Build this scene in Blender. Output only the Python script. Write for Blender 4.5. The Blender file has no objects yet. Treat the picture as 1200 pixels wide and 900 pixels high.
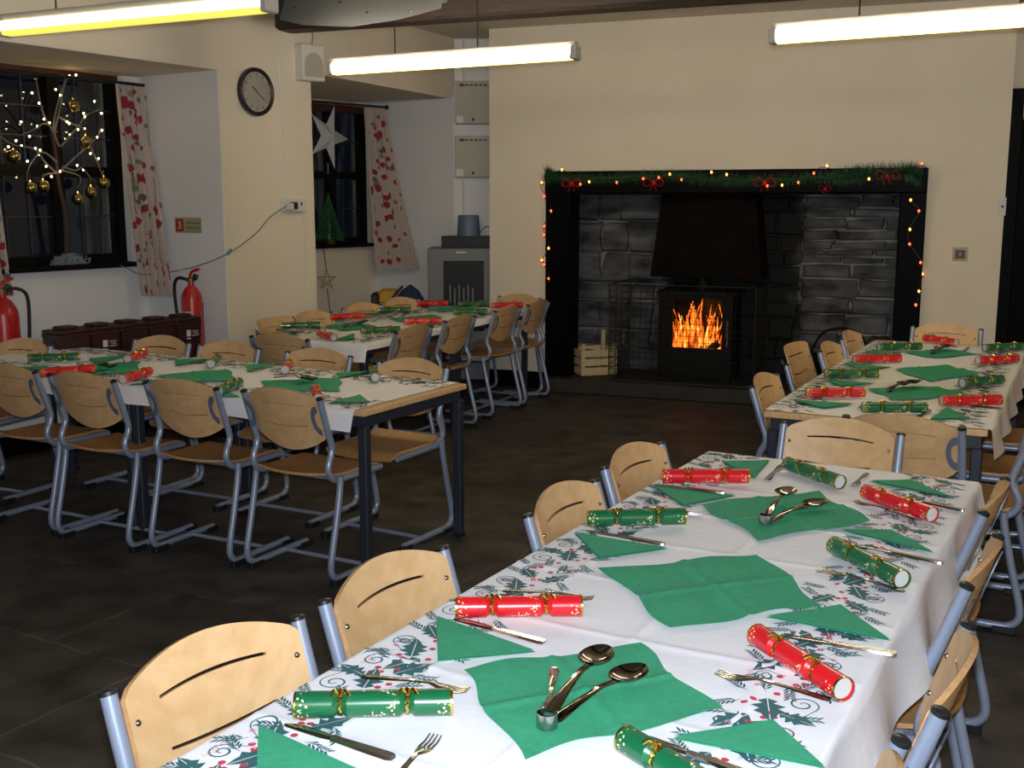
import bpy, math, random
from mathutils import Vector, Matrix
random.seed(7)
PI = math.pi
R = math.radians
S = bpy.context.scene
COL = S.collection

# ------------------------------------------------------------------ camera
F = 1285.0; CH = 1.585; PITCH = math.atan(212 / F)
cam_d = bpy.data.cameras.new('camera'); cam = bpy.data.objects.new('camera', cam_d); COL.objects.link(cam)
cam_d.sensor_width = 36; cam_d.lens = F / 1200 * 36; cam_d.clip_start = 0.02; cam_d.clip_end = 100
cam.location = (0, 0, CH); cam.rotation_euler = (PI / 2 - PITCH, 0, 0)
S.camera = cam
# ------------------------------------------------------------------ world, exposure
w = bpy.data.worlds.new('night'); S.world = w; w.use_nodes = True
bg = w.node_tree.nodes['Background']; bg.inputs[0].default_value = (0.004, 0.006, 0.012, 1); bg.inputs[1].default_value = 0.3
S.view_settings.view_transform = 'Standard'; S.view_settings.look = 'None'
S.view_settings.exposure = 0.42; S.view_settings.gamma = 1.0; S.view_settings.use_curve_mapping = False
# ------------------------------------------------------------------ lights
TUBE_STRENGTH = 50.0          # emission of every fluorescent diffuser
TUBE_COL = (1.0, 0.86, 0.66)
def lamp(name, kind, loc, power, color, size=0.1, rot=(0, 0, 0), **k):
    d = bpy.data.lights.new(name, kind); d.energy = power; d.color = color
    if kind == 'AREA': d.size = size
    else: d.shadow_soft_size = size
    for a, b in k.items(): setattr(d, a, b)
    o = bpy.data.objects.new(name, d); COL.objects.link(o); o.location = loc; o.rotation_euler = rot
    return o
# the photographer's flash
lamp('camera_flash', 'SPOT', (0.0, 0.02, CH + 0.06), 240.0, (0.78, 0.88, 1.0), 0.02, (PI / 2 - PITCH, 0, 0), spot_size=R(85), spot_blend=0.5)

# ------------------------------------------------------------------ placing helpers
def at(px, py, z):
    x = (px - 600) / F; v = -(py - 450) / F
    d = (x, math.cos(PITCH) + v * math.sin(PITCH), -math.sin(PITCH) + v * math.cos(PITCH))
    t = (z - CH) / d[2]
    return Vector((d[0] * t, d[1] * t, z))
def on_plane(px, py, p0, deg):
    a = R(deg); n = (-math.sin(a), math.cos(a))
    x = (px - 600) / F; v = -(py - 450) / F
    d = (x, math.cos(PITCH) + v * math.sin(PITCH), -math.sin(PITCH) + v * math.cos(PITCH))
    t = (p0[0] * n[0] + p0[1] * n[1]) / (d[0] * n[0] + d[1] * n[1])
    return Vector((d[0] * t, d[1] * t, CH + d[2] * t))
def dirv(deg): return Vector((math.cos(R(deg)), math.sin(R(deg)), 0))

# ------------------------------------------------------------------ materials
MATS = {}
def mat(name, col=(0.8, 0.8, 0.8), rough=0.5, metal=0.0, noise=None, emit=None, bump=None, coat=0.0, spec=0.5):
    """noise=(scale, colour2, detail, stretch(x,y,z)); bump=(scale, strength)"""
    m = bpy.data.materials.new(name); m.use_nodes = True; MATS[name] = m
    nt = m.node_tree; b = nt.nodes['Principled BSDF']
    b.inputs['Base Color'].default_value = (*col, 1); b.inputs['Roughness'].default_value = rough
    b.inputs['Metallic'].default_value = metal; b.inputs['Coat Weight'].default_value = coat
    b.inputs['Specular IOR Level'].default_value = spec
    tc = nt.nodes.new('ShaderNodeTexCoord')
    if noise:
        mp = nt.nodes.new('ShaderNodeMapping'); mp.inputs['Scale'].default_value = noise[3] if len(noise) > 3 else (1, 1, 1)
        n = nt.nodes.new('ShaderNodeTexNoise'); n.inputs['Scale'].default_value = noise[0]; n.inputs['Detail'].default_value = noise[2]
        r = nt.nodes.new('ShaderNodeValToRGB'); r.color_ramp.elements[0].position = 0.35; r.color_ramp.elements[1].position = 0.65
        r.color_ramp.elements[0].color = (*col, 1); r.color_ramp.elements[1].color = (*noise[1], 1)
        nt.links.new(tc.outputs['Object'], mp.inputs[0]); nt.links.new(mp.outputs[0], n.inputs['Vector'])
        nt.links.new(n.outputs[0], r.inputs[0]); nt.links.new(r.outputs[0], b.inputs['Base Color'])
    if bump:
        n = nt.nodes.new('ShaderNodeTexNoise'); n.inputs['Scale'].default_value = bump[0]; n.inputs['Detail'].default_value = 4
        bp = nt.nodes.new('ShaderNodeBump'); bp.inputs['Strength'].default_value = bump[1]; bp.inputs['Distance'].default_value = 0.02
        nt.links.new(tc.outputs['Object'], n.inputs['Vector']); nt.links.new(n.outputs[0], bp.inputs['Height']); nt.links.new(bp.outputs[0], b.inputs['Normal'])
    if emit:
        b.inputs['Emission Color'].default_value = (*emit[0], 1); b.inputs['Emission Strength'].default_value = emit[1]
    return m
M_plaster = mat('cream_plaster', (0.77, 0.68, 0.555), 0.75, noise=(1.2, (0.81, 0.73, 0.605), 4), bump=(5, 0.22))
M_white_plaster = mat('white_plaster', (0.78, 0.78, 0.80), 0.75, noise=(1.5, (0.82, 0.82, 0.84), 3), bump=(5, 0.15))
M_ceiling = mat('ceiling_paint', (0.62, 0.57, 0.48), 0.8, bump=(5, 0.2))
M_black_paint = mat('black_gloss_paint', (0.003, 0.003, 0.004), 0.45, spec=0.04)
M_dark_wood = mat('old_dark_oak', (0.014, 0.007, 0.004), 0.6, noise=(3, (0.028, 0.014, 0.008), 5, (1, 12, 12)), bump=(15, 0.4))
M_beech = mat('beech_ply', (0.60, 0.37, 0.175), 0.45, noise=(14, (0.68, 0.44, 0.225), 5, (1.6, 6, 0.22)), coat=0.04)
M_beech_shaded = mat('shaded_beech_ply', (0.47, 0.25, 0.095), 0.42, noise=(10, (0.55, 0.31, 0.13), 4, (5, 0.4, 1)), coat=0.05)  # same ply as the backrests, with the seats' weaker light put into the colour
M_beech_edge = mat('ply_edge', (0.40, 0.21, 0.09), 0.5, noise=(60, (0.52, 0.29, 0.13), 2))
M_tube = mat('blue_grey_tube', (0.30, 0.35, 0.47), 0.33, 0.35, coat=0.2)
M_bracket = mat('grey_bracket', (0.17, 0.20, 0.27), 0.45, 0.3)
M_cap = mat('black_plastic', (0.012, 0.012, 0.014), 0.4)
M_steel = mat('bright_steel', (0.44, 0.43, 0.42), 0.18, 1.0)
M_spoonsteel = mat('warm_steel', (0.27, 0.235, 0.19), 0.10, 1.0)
M_tframe = mat('table_frame_paint', (0.022, 0.027, 0.042), 0.4)
M_cloth = mat('paper_cloth', (0.84, 0.83, 0.88), 0.7, bump=(25, 0.08))
M_teal = mat('print_teal', (0.025, 0.115, 0.125), 0.7)
M_pred = mat('print_red', (0.60, 0.035, 0.07), 0.7)
M_pink = mat('print_pink', (0.72, 0.30, 0.34), 0.7)
M_napkin = mat('green_napkin', (0.030, 0.315, 0.165), 0.85, noise=(60, (0.036, 0.350, 0.185), 3), bump=(300, 0.25))
M_gold = mat('gold_foil', (0.80, 0.55, 0.12), 0.22, 1.0)
M_card = mat('white_card', (0.52, 0.54, 0.53), 0.7)
M_red = mat('red_paint', (0.50, 0.012, 0.014), 0.3, coat=0.3)
M_brown = mat('brown_plastic', (0.040, 0.012, 0.014), 0.42)
M_grey = mat('grey_enamel', (0.17, 0.175, 0.185), 0.5)
M_beige_box = mat('beige_enamel', (0.42, 0.40, 0.33), 0.5)
M_white = mat('white_plastic', (0.66, 0.66, 0.64), 0.45)
M_offwhite = mat('off_white_plastic', (0.50, 0.47, 0.42), 0.5)
M_blueg = mat('blue_grey_plastic', (0.12, 0.17, 0.26), 0.5)
M_iron = mat('cast_iron', (0.004, 0.004, 0.0045), 0.5, noise=(30, (0.008, 0.0075, 0.007), 3), spec=0.15)
M_wire = mat('black_wire', (0.010, 0.010, 0.010), 0.5)
M_hearth = mat('slate_hearth', (0.014, 0.012, 0.010), 0.7, noise=(6, (0.028, 0.024, 0.020), 4), bump=(20, 0.3))
M_crate = mat('pale_softwood', (0.52, 0.40, 0.22), 0.7, noise=(8, (0.60, 0.48, 0.28), 3, (1, 1, 8)))
M_kraft = mat('newspaper_grey', (0.34, 0.34, 0.29), 0.8, noise=(20, (0.12, 0.14, 0.08), 3))
M_bark = mat('log_bark', (0.05, 0.028, 0.015), 0.9, noise=(15, (0.10, 0.06, 0.035), 4), bump=(30, 0.8))
M_tinsel = mat('green_tinsel', (0.008, 0.045, 0.012), 0.4, noise=(30, (0.02, 0.09, 0.03), 2))
M_bow = mat('red_ribbon', (0.45, 0.015, 0.02), 0.35)
M_cable = mat('dark_green_wire', (0.010, 0.022, 0.012), 0.5)
M_greycable = mat('grey_cable', (0.16, 0.16, 0.17), 0.6)
M_bulb = mat('amber_bulb', (1, 0.4, 0.1), 0.3, emit=((1.0, 0.30, 0.05), 5))
M_redbulb = mat('red_bulb', (1, 0.1, 0.05), 0.3, emit=((1.0, 0.08, 0.02), 4))
M_warm = mat('warm_white_bulb', (1, 0.9, 0.6), 0.3, emit=((1.0, 0.70, 0.30), 16))
M_twig = mat('white_twig', (0.20, 0.175, 0.16), 0.7)
M_trunk = mat('brown_twig_trunk', (0.06, 0.035, 0.028), 0.8)
M_lead = mat('leaded_bars', (0.030, 0.036, 0.042), 0.5)
M_curtain = mat('curtain_cotton', (0.50, 0.42, 0.38), 0.9, bump=(200, 0.1))
M_leafred = mat('leaf_red_print', (0.30, 0.025, 0.045), 0.9)
M_leafgreen = mat('leaf_green_print', (0.20, 0.21, 0.07), 0.9)
M_leafgrey = mat('leaf_grey_print', (0.16, 0.11, 0.13), 0.9)
M_clockface = mat('clock_face', (0.68, 0.64, 0.60), 0.25, coat=0.6)
M_paper = mat('white_paper', (0.60, 0.60, 0.62), 0.7)
M_straw = mat('straw', (0.42, 0.30, 0.12), 0.7)
M_notice_red = mat('notice_red', (0.42, 0.03, 0.02), 0.5)
M_notice_cream = mat('notice_cream', (0.55, 0.45, 0.28), 0.5)
M_notice_green = mat('notice_green', (0.28, 0.36, 0.20), 0.5)
M_text = mat('dark_lettering', (0.05, 0.05, 0.06), 0.6)
M_yellow = mat('yellow_plastic', (0.62, 0.34, 0.02), 0.5)
M_bluebag = mat('navy_fabric', (0.012, 0.030, 0.075), 0.8, bump=(12, 0.5))
M_net = mat('silver_netting', (0.25, 0.30, 0.30), 0.4)
M_curtblack = mat('black_laminate', (0.005, 0.005, 0.006), 0.4, spec=0.2)
M_unit = mat('dark_grey_unit', (0.050, 0.060, 0.070), 0.75, spec=0.05)
M_brass = mat('aged_brass', (0.20, 0.14, 0.07), 0.4, 0.8)
M_ledge = mat('window_black_timber', (0.003, 0.003, 0.003), 0.45, spec=0.15)
M_redtimber = mat('window_brown_timber', (0.07, 0.018, 0.010), 0.4)
M_diff = mat('lit_diffuser', (1, 1, 1), 0.4, emit=(TUBE_COL, TUBE_STRENGTH))
M_diff_dim = mat('dim_lit_diffuser', (1, 1, 1), 0.4, emit=((1.0, 0.86, 0.50), 6.0))
M_diff_low = mat('yellowed_diffuser_bottom', (0.8, 0.7, 0.3), 0.4, emit=((1.0, 0.82, 0.13), 6.0))
M_diff_lowdim = mat('yellowed_dim_diffuser_bottom', (0.8, 0.7, 0.2), 0.4, emit=((0.80, 0.70, 0.09), 0.95))
M_bauble = mat('gold_bauble', (0.42, 0.33, 0.12), 0.15, 1.0)
M_smalltree = mat('green_tinsel_tree', (0.006, 0.06, 0.012), 0.5, noise=(40, (0.02, 0.12, 0.03), 2))

M_bluetag = mat('blue_tape', (0.08, 0.32, 0.42), 0.6)

def glass_mat():
    m = bpy.data.materials.new('window_glass'); m.use_nodes = True; nt = m.node_tree
    b = nt.nodes['Principled BSDF']; b.inputs['Base Color'].default_value = (0.9, 0.95, 1, 1); b.inputs['Roughness'].default_value = 0.03
    b.inputs['Transmission Weight'].default_value = 1.0; b.inputs['IOR'].default_value = 1.45
    return m
M_glass = glass_mat()
def stained_mat(name, fn): 
    m = bpy.data.materials.new(name); m.use_nodes = True; nt = m.node_tree; fn(nt, nt.nodes['Principled BSDF']); return m
def _floor(nt, b):
    N = nt.nodes.new; L = nt.links.new
    tc = N('ShaderNodeTexCoord'); mp = N('ShaderNodeMapping'); mp.inputs['Rotation'].default_value = (0, 0, R(31)); L(tc.outputs['Object'], mp.inputs[0])
    nz = N('ShaderNodeTexNoise'); nz.inputs['Scale'].default_value = 2.5; L(mp.outputs[0], nz.inputs['Vector'])
    mx = N('ShaderNodeVectorMath'); mx.operation = 'SCALE'; mx.inputs['Scale'].default_value = 0.14; L(nz.outputs['Color'], mx.inputs[0])
    ad = N('ShaderNodeVectorMath'); L(mp.outputs[0], ad.inputs[0]); L(mx.outputs[0], ad.inputs[1])
    br = N('ShaderNodeTexBrick'); br.inputs['Scale'].default_value = 1.0; br.inputs['Brick Width'].default_value = 0.95; br.inputs['Row Height'].default_value = 0.62
    br.inputs['Mortar Size'].default_value = 0.006; br.inputs['Mortar Smooth'].default_value = 0.4
    br.inputs['Color1'].default_value = (0.042, 0.036, 0.033, 1); br.inputs['Color2'].default_value = (0.062, 0.054, 0.050, 1); br.inputs['Mortar'].default_value = (0.085, 0.077, 0.070, 1)
    L(ad.outputs[0], br.inputs['Vector'])
    n2 = N('ShaderNodeTexNoise'); n2.inputs['Scale'].default_value = 5; n2.inputs['Detail'].default_value = 7; L(tc.outputs['Object'], n2.inputs['Vector'])
    cr = N('ShaderNodeValToRGB'); cr.color_ramp.elements[0].position = 0.3; cr.color_ramp.elements[0].color = (0.45, 0.45, 0.45, 1); cr.color_ramp.elements[1].position = 0.72; cr.color_ramp.elements[1].color = (1.6, 1.55, 1.5, 1)
    L(n2.outputs[0], cr.inputs[0])
    mm = N('ShaderNodeMix'); mm.data_type = 'RGBA'; mm.blend_type = 'MULTIPLY'; mm.inputs[0].default_value = 1; L(br.outputs['Color'], mm.inputs[6]); L(cr.outputs[0], mm.inputs[7])
    L(mm.outputs[2], b.inputs['Base Color']); b.inputs['Roughness'].default_value = 0.55; b.inputs['Specular IOR Level'].default_value = 0.25
    bp = N('ShaderNodeBump'); bp.inputs['Strength'].default_value = 0.4; bp.inputs['Distance'].default_value = 0.01; L(n2.outputs[0], bp.inputs['Height']); L(bp.outputs[0], b.inputs['Normal'])
M_floor = stained_mat('stone_flags', _floor)
def _stone(nt, b, lo=(0.020, 0.021, 0.024, 1), hi=(0.15, 0.152, 0.165, 1)):
    N = nt.nodes.new; L = nt.links.new
    tc = N('ShaderNodeTexCoord')
    n = N('ShaderNodeTexNoise'); n.inputs['Scale'].default_value = 3.2; n.inputs['Detail'].default_value = 8; L(tc.outputs['Object'], n.inputs['Vector'])
    cr = N('ShaderNodeValToRGB'); e = cr.color_ramp.elements
    mp = N('ShaderNodeMapping'); mp.inputs['Scale'].default_value = (1, 1, 2.6); L(tc.outputs['Object'], mp.inputs[0]); L(mp.outputs[0], n.inputs['Vector']); e[0].position = 0.35; e[0].color = lo; e[1].position = 0.66; e[1].color = hi
    L(n.outputs[0], cr.inputs[0])
    # soot: a stain with its own shape above the stove
    sp = N('ShaderNodeSeparateXYZ'); L(tc.outputs['Object'], sp.inputs[0])
    def mth(op, a, c=None, v=None):
        q = N('ShaderNodeMath'); q.operation = op; L(a, q.inputs[0])
        if c is not None: L(c, q.inputs[1])
        if v is not None: q.inputs[1].default_value = v
        return q.outputs[0]
    n3 = N('ShaderNodeTexNoise'); n3.inputs['Scale'].default_value = 4; n3.inputs['Detail'].default_value = 5; L(tc.outputs['Object'], n3.inputs['Vector'])
    nn = mth('MULTIPLY', n3.outputs[0], v=0.55)
    dx = mth('ABSOLUTE', mth('ADD', sp.outputs[0], v=-1.50)); dd = mth('ADD', dx, nn)
    r2 = N('ShaderNodeValToRGB'); r2.color_ramp.elements[0].position = 0.78; r2.color_ramp.elements[0].color = (0.018, 0.015, 0.013, 1); r2.color_ramp.elements[1].position = 1.12; r2.color_ramp.elements[1].color = (1, 1, 1, 1)
    L(dd, r2.inputs[0])
    mm = N('ShaderNodeMix'); mm.data_type = 'RGBA'; mm.blend_type = 'MULTIPLY'; mm.inputs[0].default_value = 1; L(cr.outputs[0], mm.inputs[6]); L(r2.outputs[0], mm.inputs[7])
    L(mm.outputs[2], b.inputs['Base Color']); b.inputs['Roughness'].default_value = 0.8
    bp = N('ShaderNodeBump'); bp.inputs['Strength'].default_value = 0.6; bp.inputs['Distance'].default_value = 0.02; L(n.outputs[0], bp.inputs['Height']); L(bp.outputs[0], b.inputs['Normal'])
M_stone = stained_mat('slate_rubble', _stone)
M_mortar = stained_mat('lime_mortar', lambda nt, b: _stone(nt, b, (0.10, 0.10, 0.105, 1), (0.30, 0.30, 0.30, 1)))
def _flame(nt, b):
    N = nt.nodes.new; L = nt.links.new
    tc = N('ShaderNodeTexCoord'); mp = N('ShaderNodeMapping'); mp.inputs['Scale'].default_value = (16, 16, 6); L(tc.outputs['Object'], mp.inputs[0])
    n = N('ShaderNodeTexNoise'); n.inputs['Scale'].default_value = 1.0; n.inputs['Detail'].default_value = 4; n.inputs['Distortion'].default_value = 1.6; L(mp.outputs[0], n.inputs['Vector'])
    cr = N('ShaderNodeValToRGB'); e = cr.color_ramp.elements
    e[0].position = 0.40; e[0].color = (0.10, 0.006, 0.0, 1); e[1].position = 0.72; e[1].color = (1.0, 0.50, 0.10, 1)
    k = e.new(0.55); k.color = (0.95, 0.14, 0.008, 1)
    L(n.outputs[0], cr.inputs[0]); L(cr.outputs[0], b.inputs['Emission Color']); b.inputs['Emission Strength'].default_value = 2.6
    b.inputs['Base Color'].default_value = (0, 0, 0, 1)
M_flame = stained_mat('flame', _flame)
def foil(name, col):
    m = mat(name, col, 0.28, coat=0.3); nt = m.node_tree; b = nt.nodes['Principled BSDF']; N = nt.nodes.new; L = nt.links.new
    tc = N('ShaderNodeTexCoord'); v = N('ShaderNodeTexVoronoi'); v.inputs['Scale'].default_value = 150; L(tc.outputs['Object'], v.inputs['Vector'])
    lt = N('ShaderNodeMath'); lt.operation = 'LESS_THAN'; lt.inputs[1].default_value = 0.33; L(v.outputs['Distance'], lt.inputs[0])
    n = N('ShaderNodeTexNoise'); n.inputs['Scale'].default_value = 22; L(tc.outputs['Object'], n.inputs['Vector'])
    gt = N('ShaderNodeMath'); gt.operation = 'GREATER_THAN'; gt.inputs[1].default_value = 0.55; L(n.outputs[0], gt.inputs[0])
    sx = N('ShaderNodeSeparateXYZ'); L(tc.outputs['Object'], sx.inputs[0]); ab = N('ShaderNodeMath'); ab.operation = 'ABSOLUTE'; L(sx.outputs[0], ab.inputs[0])
    md = N('ShaderNodeMath'); md.operation = 'LESS_THAN'; md.inputs[1].default_value = 0.036; L(ab.outputs[0], md.inputs[0])
    ed = N('ShaderNodeMath'); ed.operation = 'GREATER_THAN'; ed.inputs[1].default_value = 0.105; L(ab.outputs[0], ed.inputs[0]); orr = N('ShaderNodeMath'); orr.operation = 'MAXIMUM'; L(md.outputs[0], orr.inputs[0]); L(ed.outputs[0], orr.inputs[1])
    mu = N('ShaderNodeMath'); mu.operation = 'MULTIPLY'; L(lt.outputs[0], mu.inputs[0]); L(gt.outputs[0], mu.inputs[1]); m2 = N('ShaderNodeMath'); m2.operation = 'MULTIPLY'; L(mu.outputs[0], m2.inputs[0]); L(orr.outputs[0], m2.inputs[1]); mu = m2
    mx = N('ShaderNodeMix'); mx.data_type = 'RGBA'; mx.inputs[6].default_value = (*col, 1); mx.inputs[7].default_value = (0.85, 0.66, 0.36, 1)
    L(mu.outputs[0], mx.inputs[0]); L(mx.outputs[2], b.inputs['Base Color'])
    return m
M_fred = foil('red_cracker_foil', (0.62, 0.010, 0.018)); M_fgreen = foil('green_cracker_foil', (0.006, 0.115, 0.042))
def _woven(nt, b): pass

# ------------------------------------------------------------------ mesh builder
class MB:
    def __init__(s): s.v = []; s.f = []; s.mi = []; s.mats = []
    def m(s, mt):
        if mt not in s.mats: s.mats.append(mt)
        return s.mats.index(mt)
    def add(s, vs, fs, mt):
        o = len(s.v); s.v += [tuple(p) for p in vs]; i = s.m(mt)
        for f in fs: s.f.append([o + k for k in f]); s.mi.append(i)
    def box(s, c, d, mt, rz=0, M=None, bev=0.0):
        hx, hy, hz = d[0] / 2, d[1] / 2, d[2] / 2
        if bev and min(hx, hy, hz) > bev:
            # chamfered in plan and top: stacked rings
            vs = []
            for z, q in ((-hz, bev), (-hz + bev, 0), (hz - bev, 0), (hz, bev)):
                x1, y1 = hx - q, hy - q
                vs += [(-x1 + bev, -y1, z), (x1 - bev, -y1, z), (x1, -y1 + bev, z), (x1, y1 - bev, z), (x1 - bev, y1, z), (-x1 + bev, y1, z), (-x1, y1 - bev, z), (-x1, -y1 + bev, z)]
            fs = [[7, 6, 5, 4, 3, 2, 1, 0], [24 + i for i in range(8)]]
            for r in range(3):
                for i in range(8): fs.append([r * 8 + i, r * 8 + (i + 1) % 8, (r + 1) * 8 + (i + 1) % 8, (r + 1) * 8 + i])
        else:
            vs = [(x, y, z) for z in (-hz, hz) for x, y in ((-hx, -hy), (hx, -hy), (hx, hy), (-hx, hy))]
            fs = [[3, 2, 1, 0], [4, 5, 6, 7], [0, 1, 5, 4], [1, 2, 6, 5], [2, 3, 7, 6], [3, 0, 4, 7]]
        T = Matrix.Translation(c) @ (M if M else Matrix.Rotation(rz, 4, 'Z'))
        s.add([T @ Vector(p) for p in vs], fs, mt)
    def prism(s, pts, z0, z1, mt):
        n = len(pts); vs = [(p[0], p[1], z0) for p in pts] + [(p[0], p[1], z1) for p in pts]
        a = sum(pts[i][0] * pts[(i + 1) % n][1] - pts[(i + 1) % n][0] * pts[i][1] for i in range(n))
        o = list(range(n)) if a > 0 else list(range(n))[::-1]
        fs = [[i for i in reversed(o)], [n + i for i in o]]
        for k in range(n): i, j = o[k], o[(k + 1) % n]; fs.append([i, j, n + j, n + i])
        s.add(vs, fs, mt)
    def tube(s, pts, r, mt, seg=10, smooth=0, cap=True, flat=1.0):
        P = [Vector(p) for p in pts]
        if smooth and len(P) > 2: P = crom(P, smooth)
        rr = r if callable(r) else (lambda t: r)
        n = len(P); vs = []; fs = []
        t0 = (P[1] - P[0]).normalized(); ref = Vector((0, 0, 1)) if abs(t0.z) < 0.9 else Vector((1, 0, 0))
        nx = t0.cross(ref).normalized()
        for i in range(n):
            t = (P[min(i + 1, n - 1)] - P[max(i - 1, 0)]).normalized()
            nx = (nx - t * nx.dot(t)).normalized(); ny = t.cross(nx)
            q = rr(i / (n - 1))
            for k in range(seg):
                a = 2 * PI * k / seg; vs.append(P[i] + nx * math.cos(a) * q + ny * math.sin(a) * q * flat)
        for i in range(n - 1):
            for k in range(seg): fs.append([i * seg + k, i * seg + (k + 1) % seg, (i + 1) * seg + (k + 1) % seg, (i + 1) * seg + k])
        if cap: fs.append(list(range(seg))[::-1]); fs.append([(n - 1) * seg + k for k in range(seg)])
        s.add(vs, fs, mt)
    def lathe(s, prof, mt, seg=24, M=None, closed=False):
        """prof: (r, z) list, axis z"""
        M = M or Matrix(); vs = []; fs = []; n = len(prof)
        for r, z in prof:
            for k in range(seg): a = 2 * PI * k / seg; vs.append(M @ Vector((r * math.cos(a), r * math.sin(a), z)))
        for i in range(n - 1):
            for k in range(seg): fs.append([i * seg + k, i * seg + (k + 1) % seg, (i + 1) * seg + (k + 1) % seg, (i + 1) * seg + k])
        if prof[0][0] > 1e-6: fs.append(list(range(seg))[::-1])
        if prof[-1][0] > 1e-6: fs.append([(n - 1) * seg + k for k in range(seg)])
        s.add(vs, fs, mt)
    def ball(s, c, r, mt, seg=12, sc=(1, 1, 1)):
        n = max(5, seg // 2)
        pr = [(r * math.sin(PI * i / n) + 1e-7, -r * math.cos(PI * i / n)) for i in range(n + 1)]
        s.lathe(pr, mt, seg, Matrix.Translation(c) @ Matrix.Diagonal((*sc, 1)))
    def grid(s, fn, nu, nv, mt, thick=0, mte=None, hole=None):
        """fn(u,v)->Vector, u,v in 0..1; thick offsets along the normal and closes the rim; hole(i,j)->skip face"""
        P = [[Vector(fn(i / nu, j / nv)) for j in range(nv + 1)] for i in range(nu + 1)]
        def nrm(i, j):
            a = P[min(i + 1, nu)][j] - P[max(i - 1, 0)][j]; b = P[i][min(j + 1, nv)] - P[i][max(j - 1, 0)]
            return a.cross(b).normalized()
        ix = lambda i, j: i * (nv + 1) + j
        V0 = [P[i][j] for i in range(nu + 1) for j in range(nv + 1)]
        faces = [(i, j) for i in range(nu) for j in range(nv) if not (hole and hole(i, j))]
        F0 = [[ix(i, j), ix(i + 1, j), ix(i + 1, j + 1), ix(i, j + 1)] for i, j in faces]
        if not thick: s.add(V0, F0, mt); return
        V1 = [P[i][j] - nrm(i, j) * thick for i in range(nu + 1) for j in range(nv + 1)]
        N = len(V0); o = len(s.v); s.v += [tuple(p) for p in V0 + V1]; a = s.m(mt); e = s.m(mte or mt)
        cnt = {}
        for f in F0:
            s.f.append([o + k for k in f]); s.mi.append(a); s.f.append([o + N + k for k in reversed(f)]); s.mi.append(a)
            for k in range(4): cnt[(f[k], f[(k + 1) % 4])] = 1
        for (p, q) in cnt:
            if (q, p) not in cnt: s.f.append([o + q, o + p, o + N + p, o + N + q]); s.mi.append(e)
    def build(s, name, parent=None, loc=None, rz=0, smooth=None):
        me = bpy.data.meshes.new(name); me.from_pydata(s.v, [], s.f)
        for m_ in s.mats: me.materials.append(m_)
        me.polygons.foreach_set('material_index', s.mi)
        me.update()
        if smooth is not None:
            me.polygons.foreach_set('use_smooth', [True] * len(me.polygons))
            me.set_sharp_from_angle(angle=R(smooth))
        o = bpy.data.objects.new(name, me); COL.objects.link(o)
        if parent: o.parent = parent
        if loc is not None: o.location = loc
        o.rotation_euler.z = rz
        return o
def crom(P, k):
    out = []
    for i in range(len(P) - 1):
        p0 = P[max(i - 1, 0)]; p1 = P[i]; p2 = P[i + 1]; p3 = P[min(i + 2, len(P) - 1)]
        for j in range(k):
            t = j / k
            out.append(0.5 * ((2 * p1) + (-p0 + p2) * t + (2 * p0 - 5 * p1 + 4 * p2 - p3) * t * t + (-p0 + 3 * p1 - 3 * p2 + p3) * t ** 3))
    out.append(P[-1]); return out
def empty(name, loc=(0, 0, 0), rz=0):
    o = bpy.data.objects.new(name, None); COL.objects.link(o); o.location = loc; o.rotation_euler.z = rz; o.empty_display_size = 0.05; return o
def tag(o, label, cat, group=None, kind=None):
    if label: o['label'] = label
    if cat: o['category'] = cat
    if group: o['group'] = group
    if kind: o['kind'] = kind
    return o
def struct(o): o['kind'] = 'structure'; return o
def copy_tree(o, parent=None):
    c = o.copy(); COL.objects.link(c)
    if parent: c.parent = parent
    for ch in o.children: copy_tree(ch, c)
    return c

# ================================================================== ROOM
LD = 58.0
PIER0 = Vector((-1.76, 7.56, 0)); U = dirv(LD); Q = dirv(LD + 90)       # U runs along the left wall, Q goes out through it
ZC = 3.03
def flat(v): return Vector((v.x, v.y, 0))
A_ = flat(on_plane(265, 300, PIER0, LD)); P370 = flat(on_plane(370, 300, PIER0, LD)); B_ = flat(on_plane(172, 300, A_, LD + 90))
SOFF = on_plane(262, 83, PIER0, LD).z
WL = 57.0; UW = dirv(WL); QW = dirv(WL + 90)                             # window wall
C2 = Vector((-0.532, 10.15, 0)); W2R = Vector((-1.315, 10.70, 0)); U2 = dirv(52); Q2 = dirv(142)
FPO = Vector((0.30, 9.40, 0)); FR = -21.0; E_ = dirv(FR); NN = dirv(FR + 90)
def xy(v): return (v.x, v.y)

m = MB(); m.box((0.4, 3.6, -0.05), (12, 17, 0.1), M_floor); struct(m.build('floor'))
m = MB(); m.box((0.4, 3.6, ZC + 0.05), (12, 17, 0.1), M_ceiling); struct(m.build('ceiling'))
# left wall: window wall with the opening for window 1, pier and bulkhead above the recess
SILL1 = on_plane(150, 307, B_, WL).z; TOP1 = SOFF + 0.01
w1a = B_ - UW * 0.12; w1b = B_ - UW * 1.75
m = MB()
wend = B_ - UW * 4.6
m.prism([xy(B_), xy(wend), xy(wend + QW * 0.25), xy(B_ + QW * 0.25)], 0, SILL1, M_white_plaster)
m.prism([xy(B_), xy(w1a), xy(w1a + QW * 0.25), xy(B_ + QW * 0.25)], SILL1, ZC, M_white_plaster)
m.prism([xy(w1b), xy(wend), xy(wend + QW * 0.25), xy(w1b + QW * 0.25)], SILL1, ZC, M_white_plaster)
m.prism([xy(w1a), xy(w1b), xy(w1b + QW * 0.25), xy(w1a + QW * 0.25)], TOP1, ZC, M_white_plaster)
struct(m.build('wall_left_window'))
m = MB()
m.prism([xy(A_), xy(P370), xy(P370 + Q * 1.3), xy(B_ + Q * 0.4)], 0, ZC, M_plaster)          # pier
bend = A_ - U * 5.0
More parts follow.
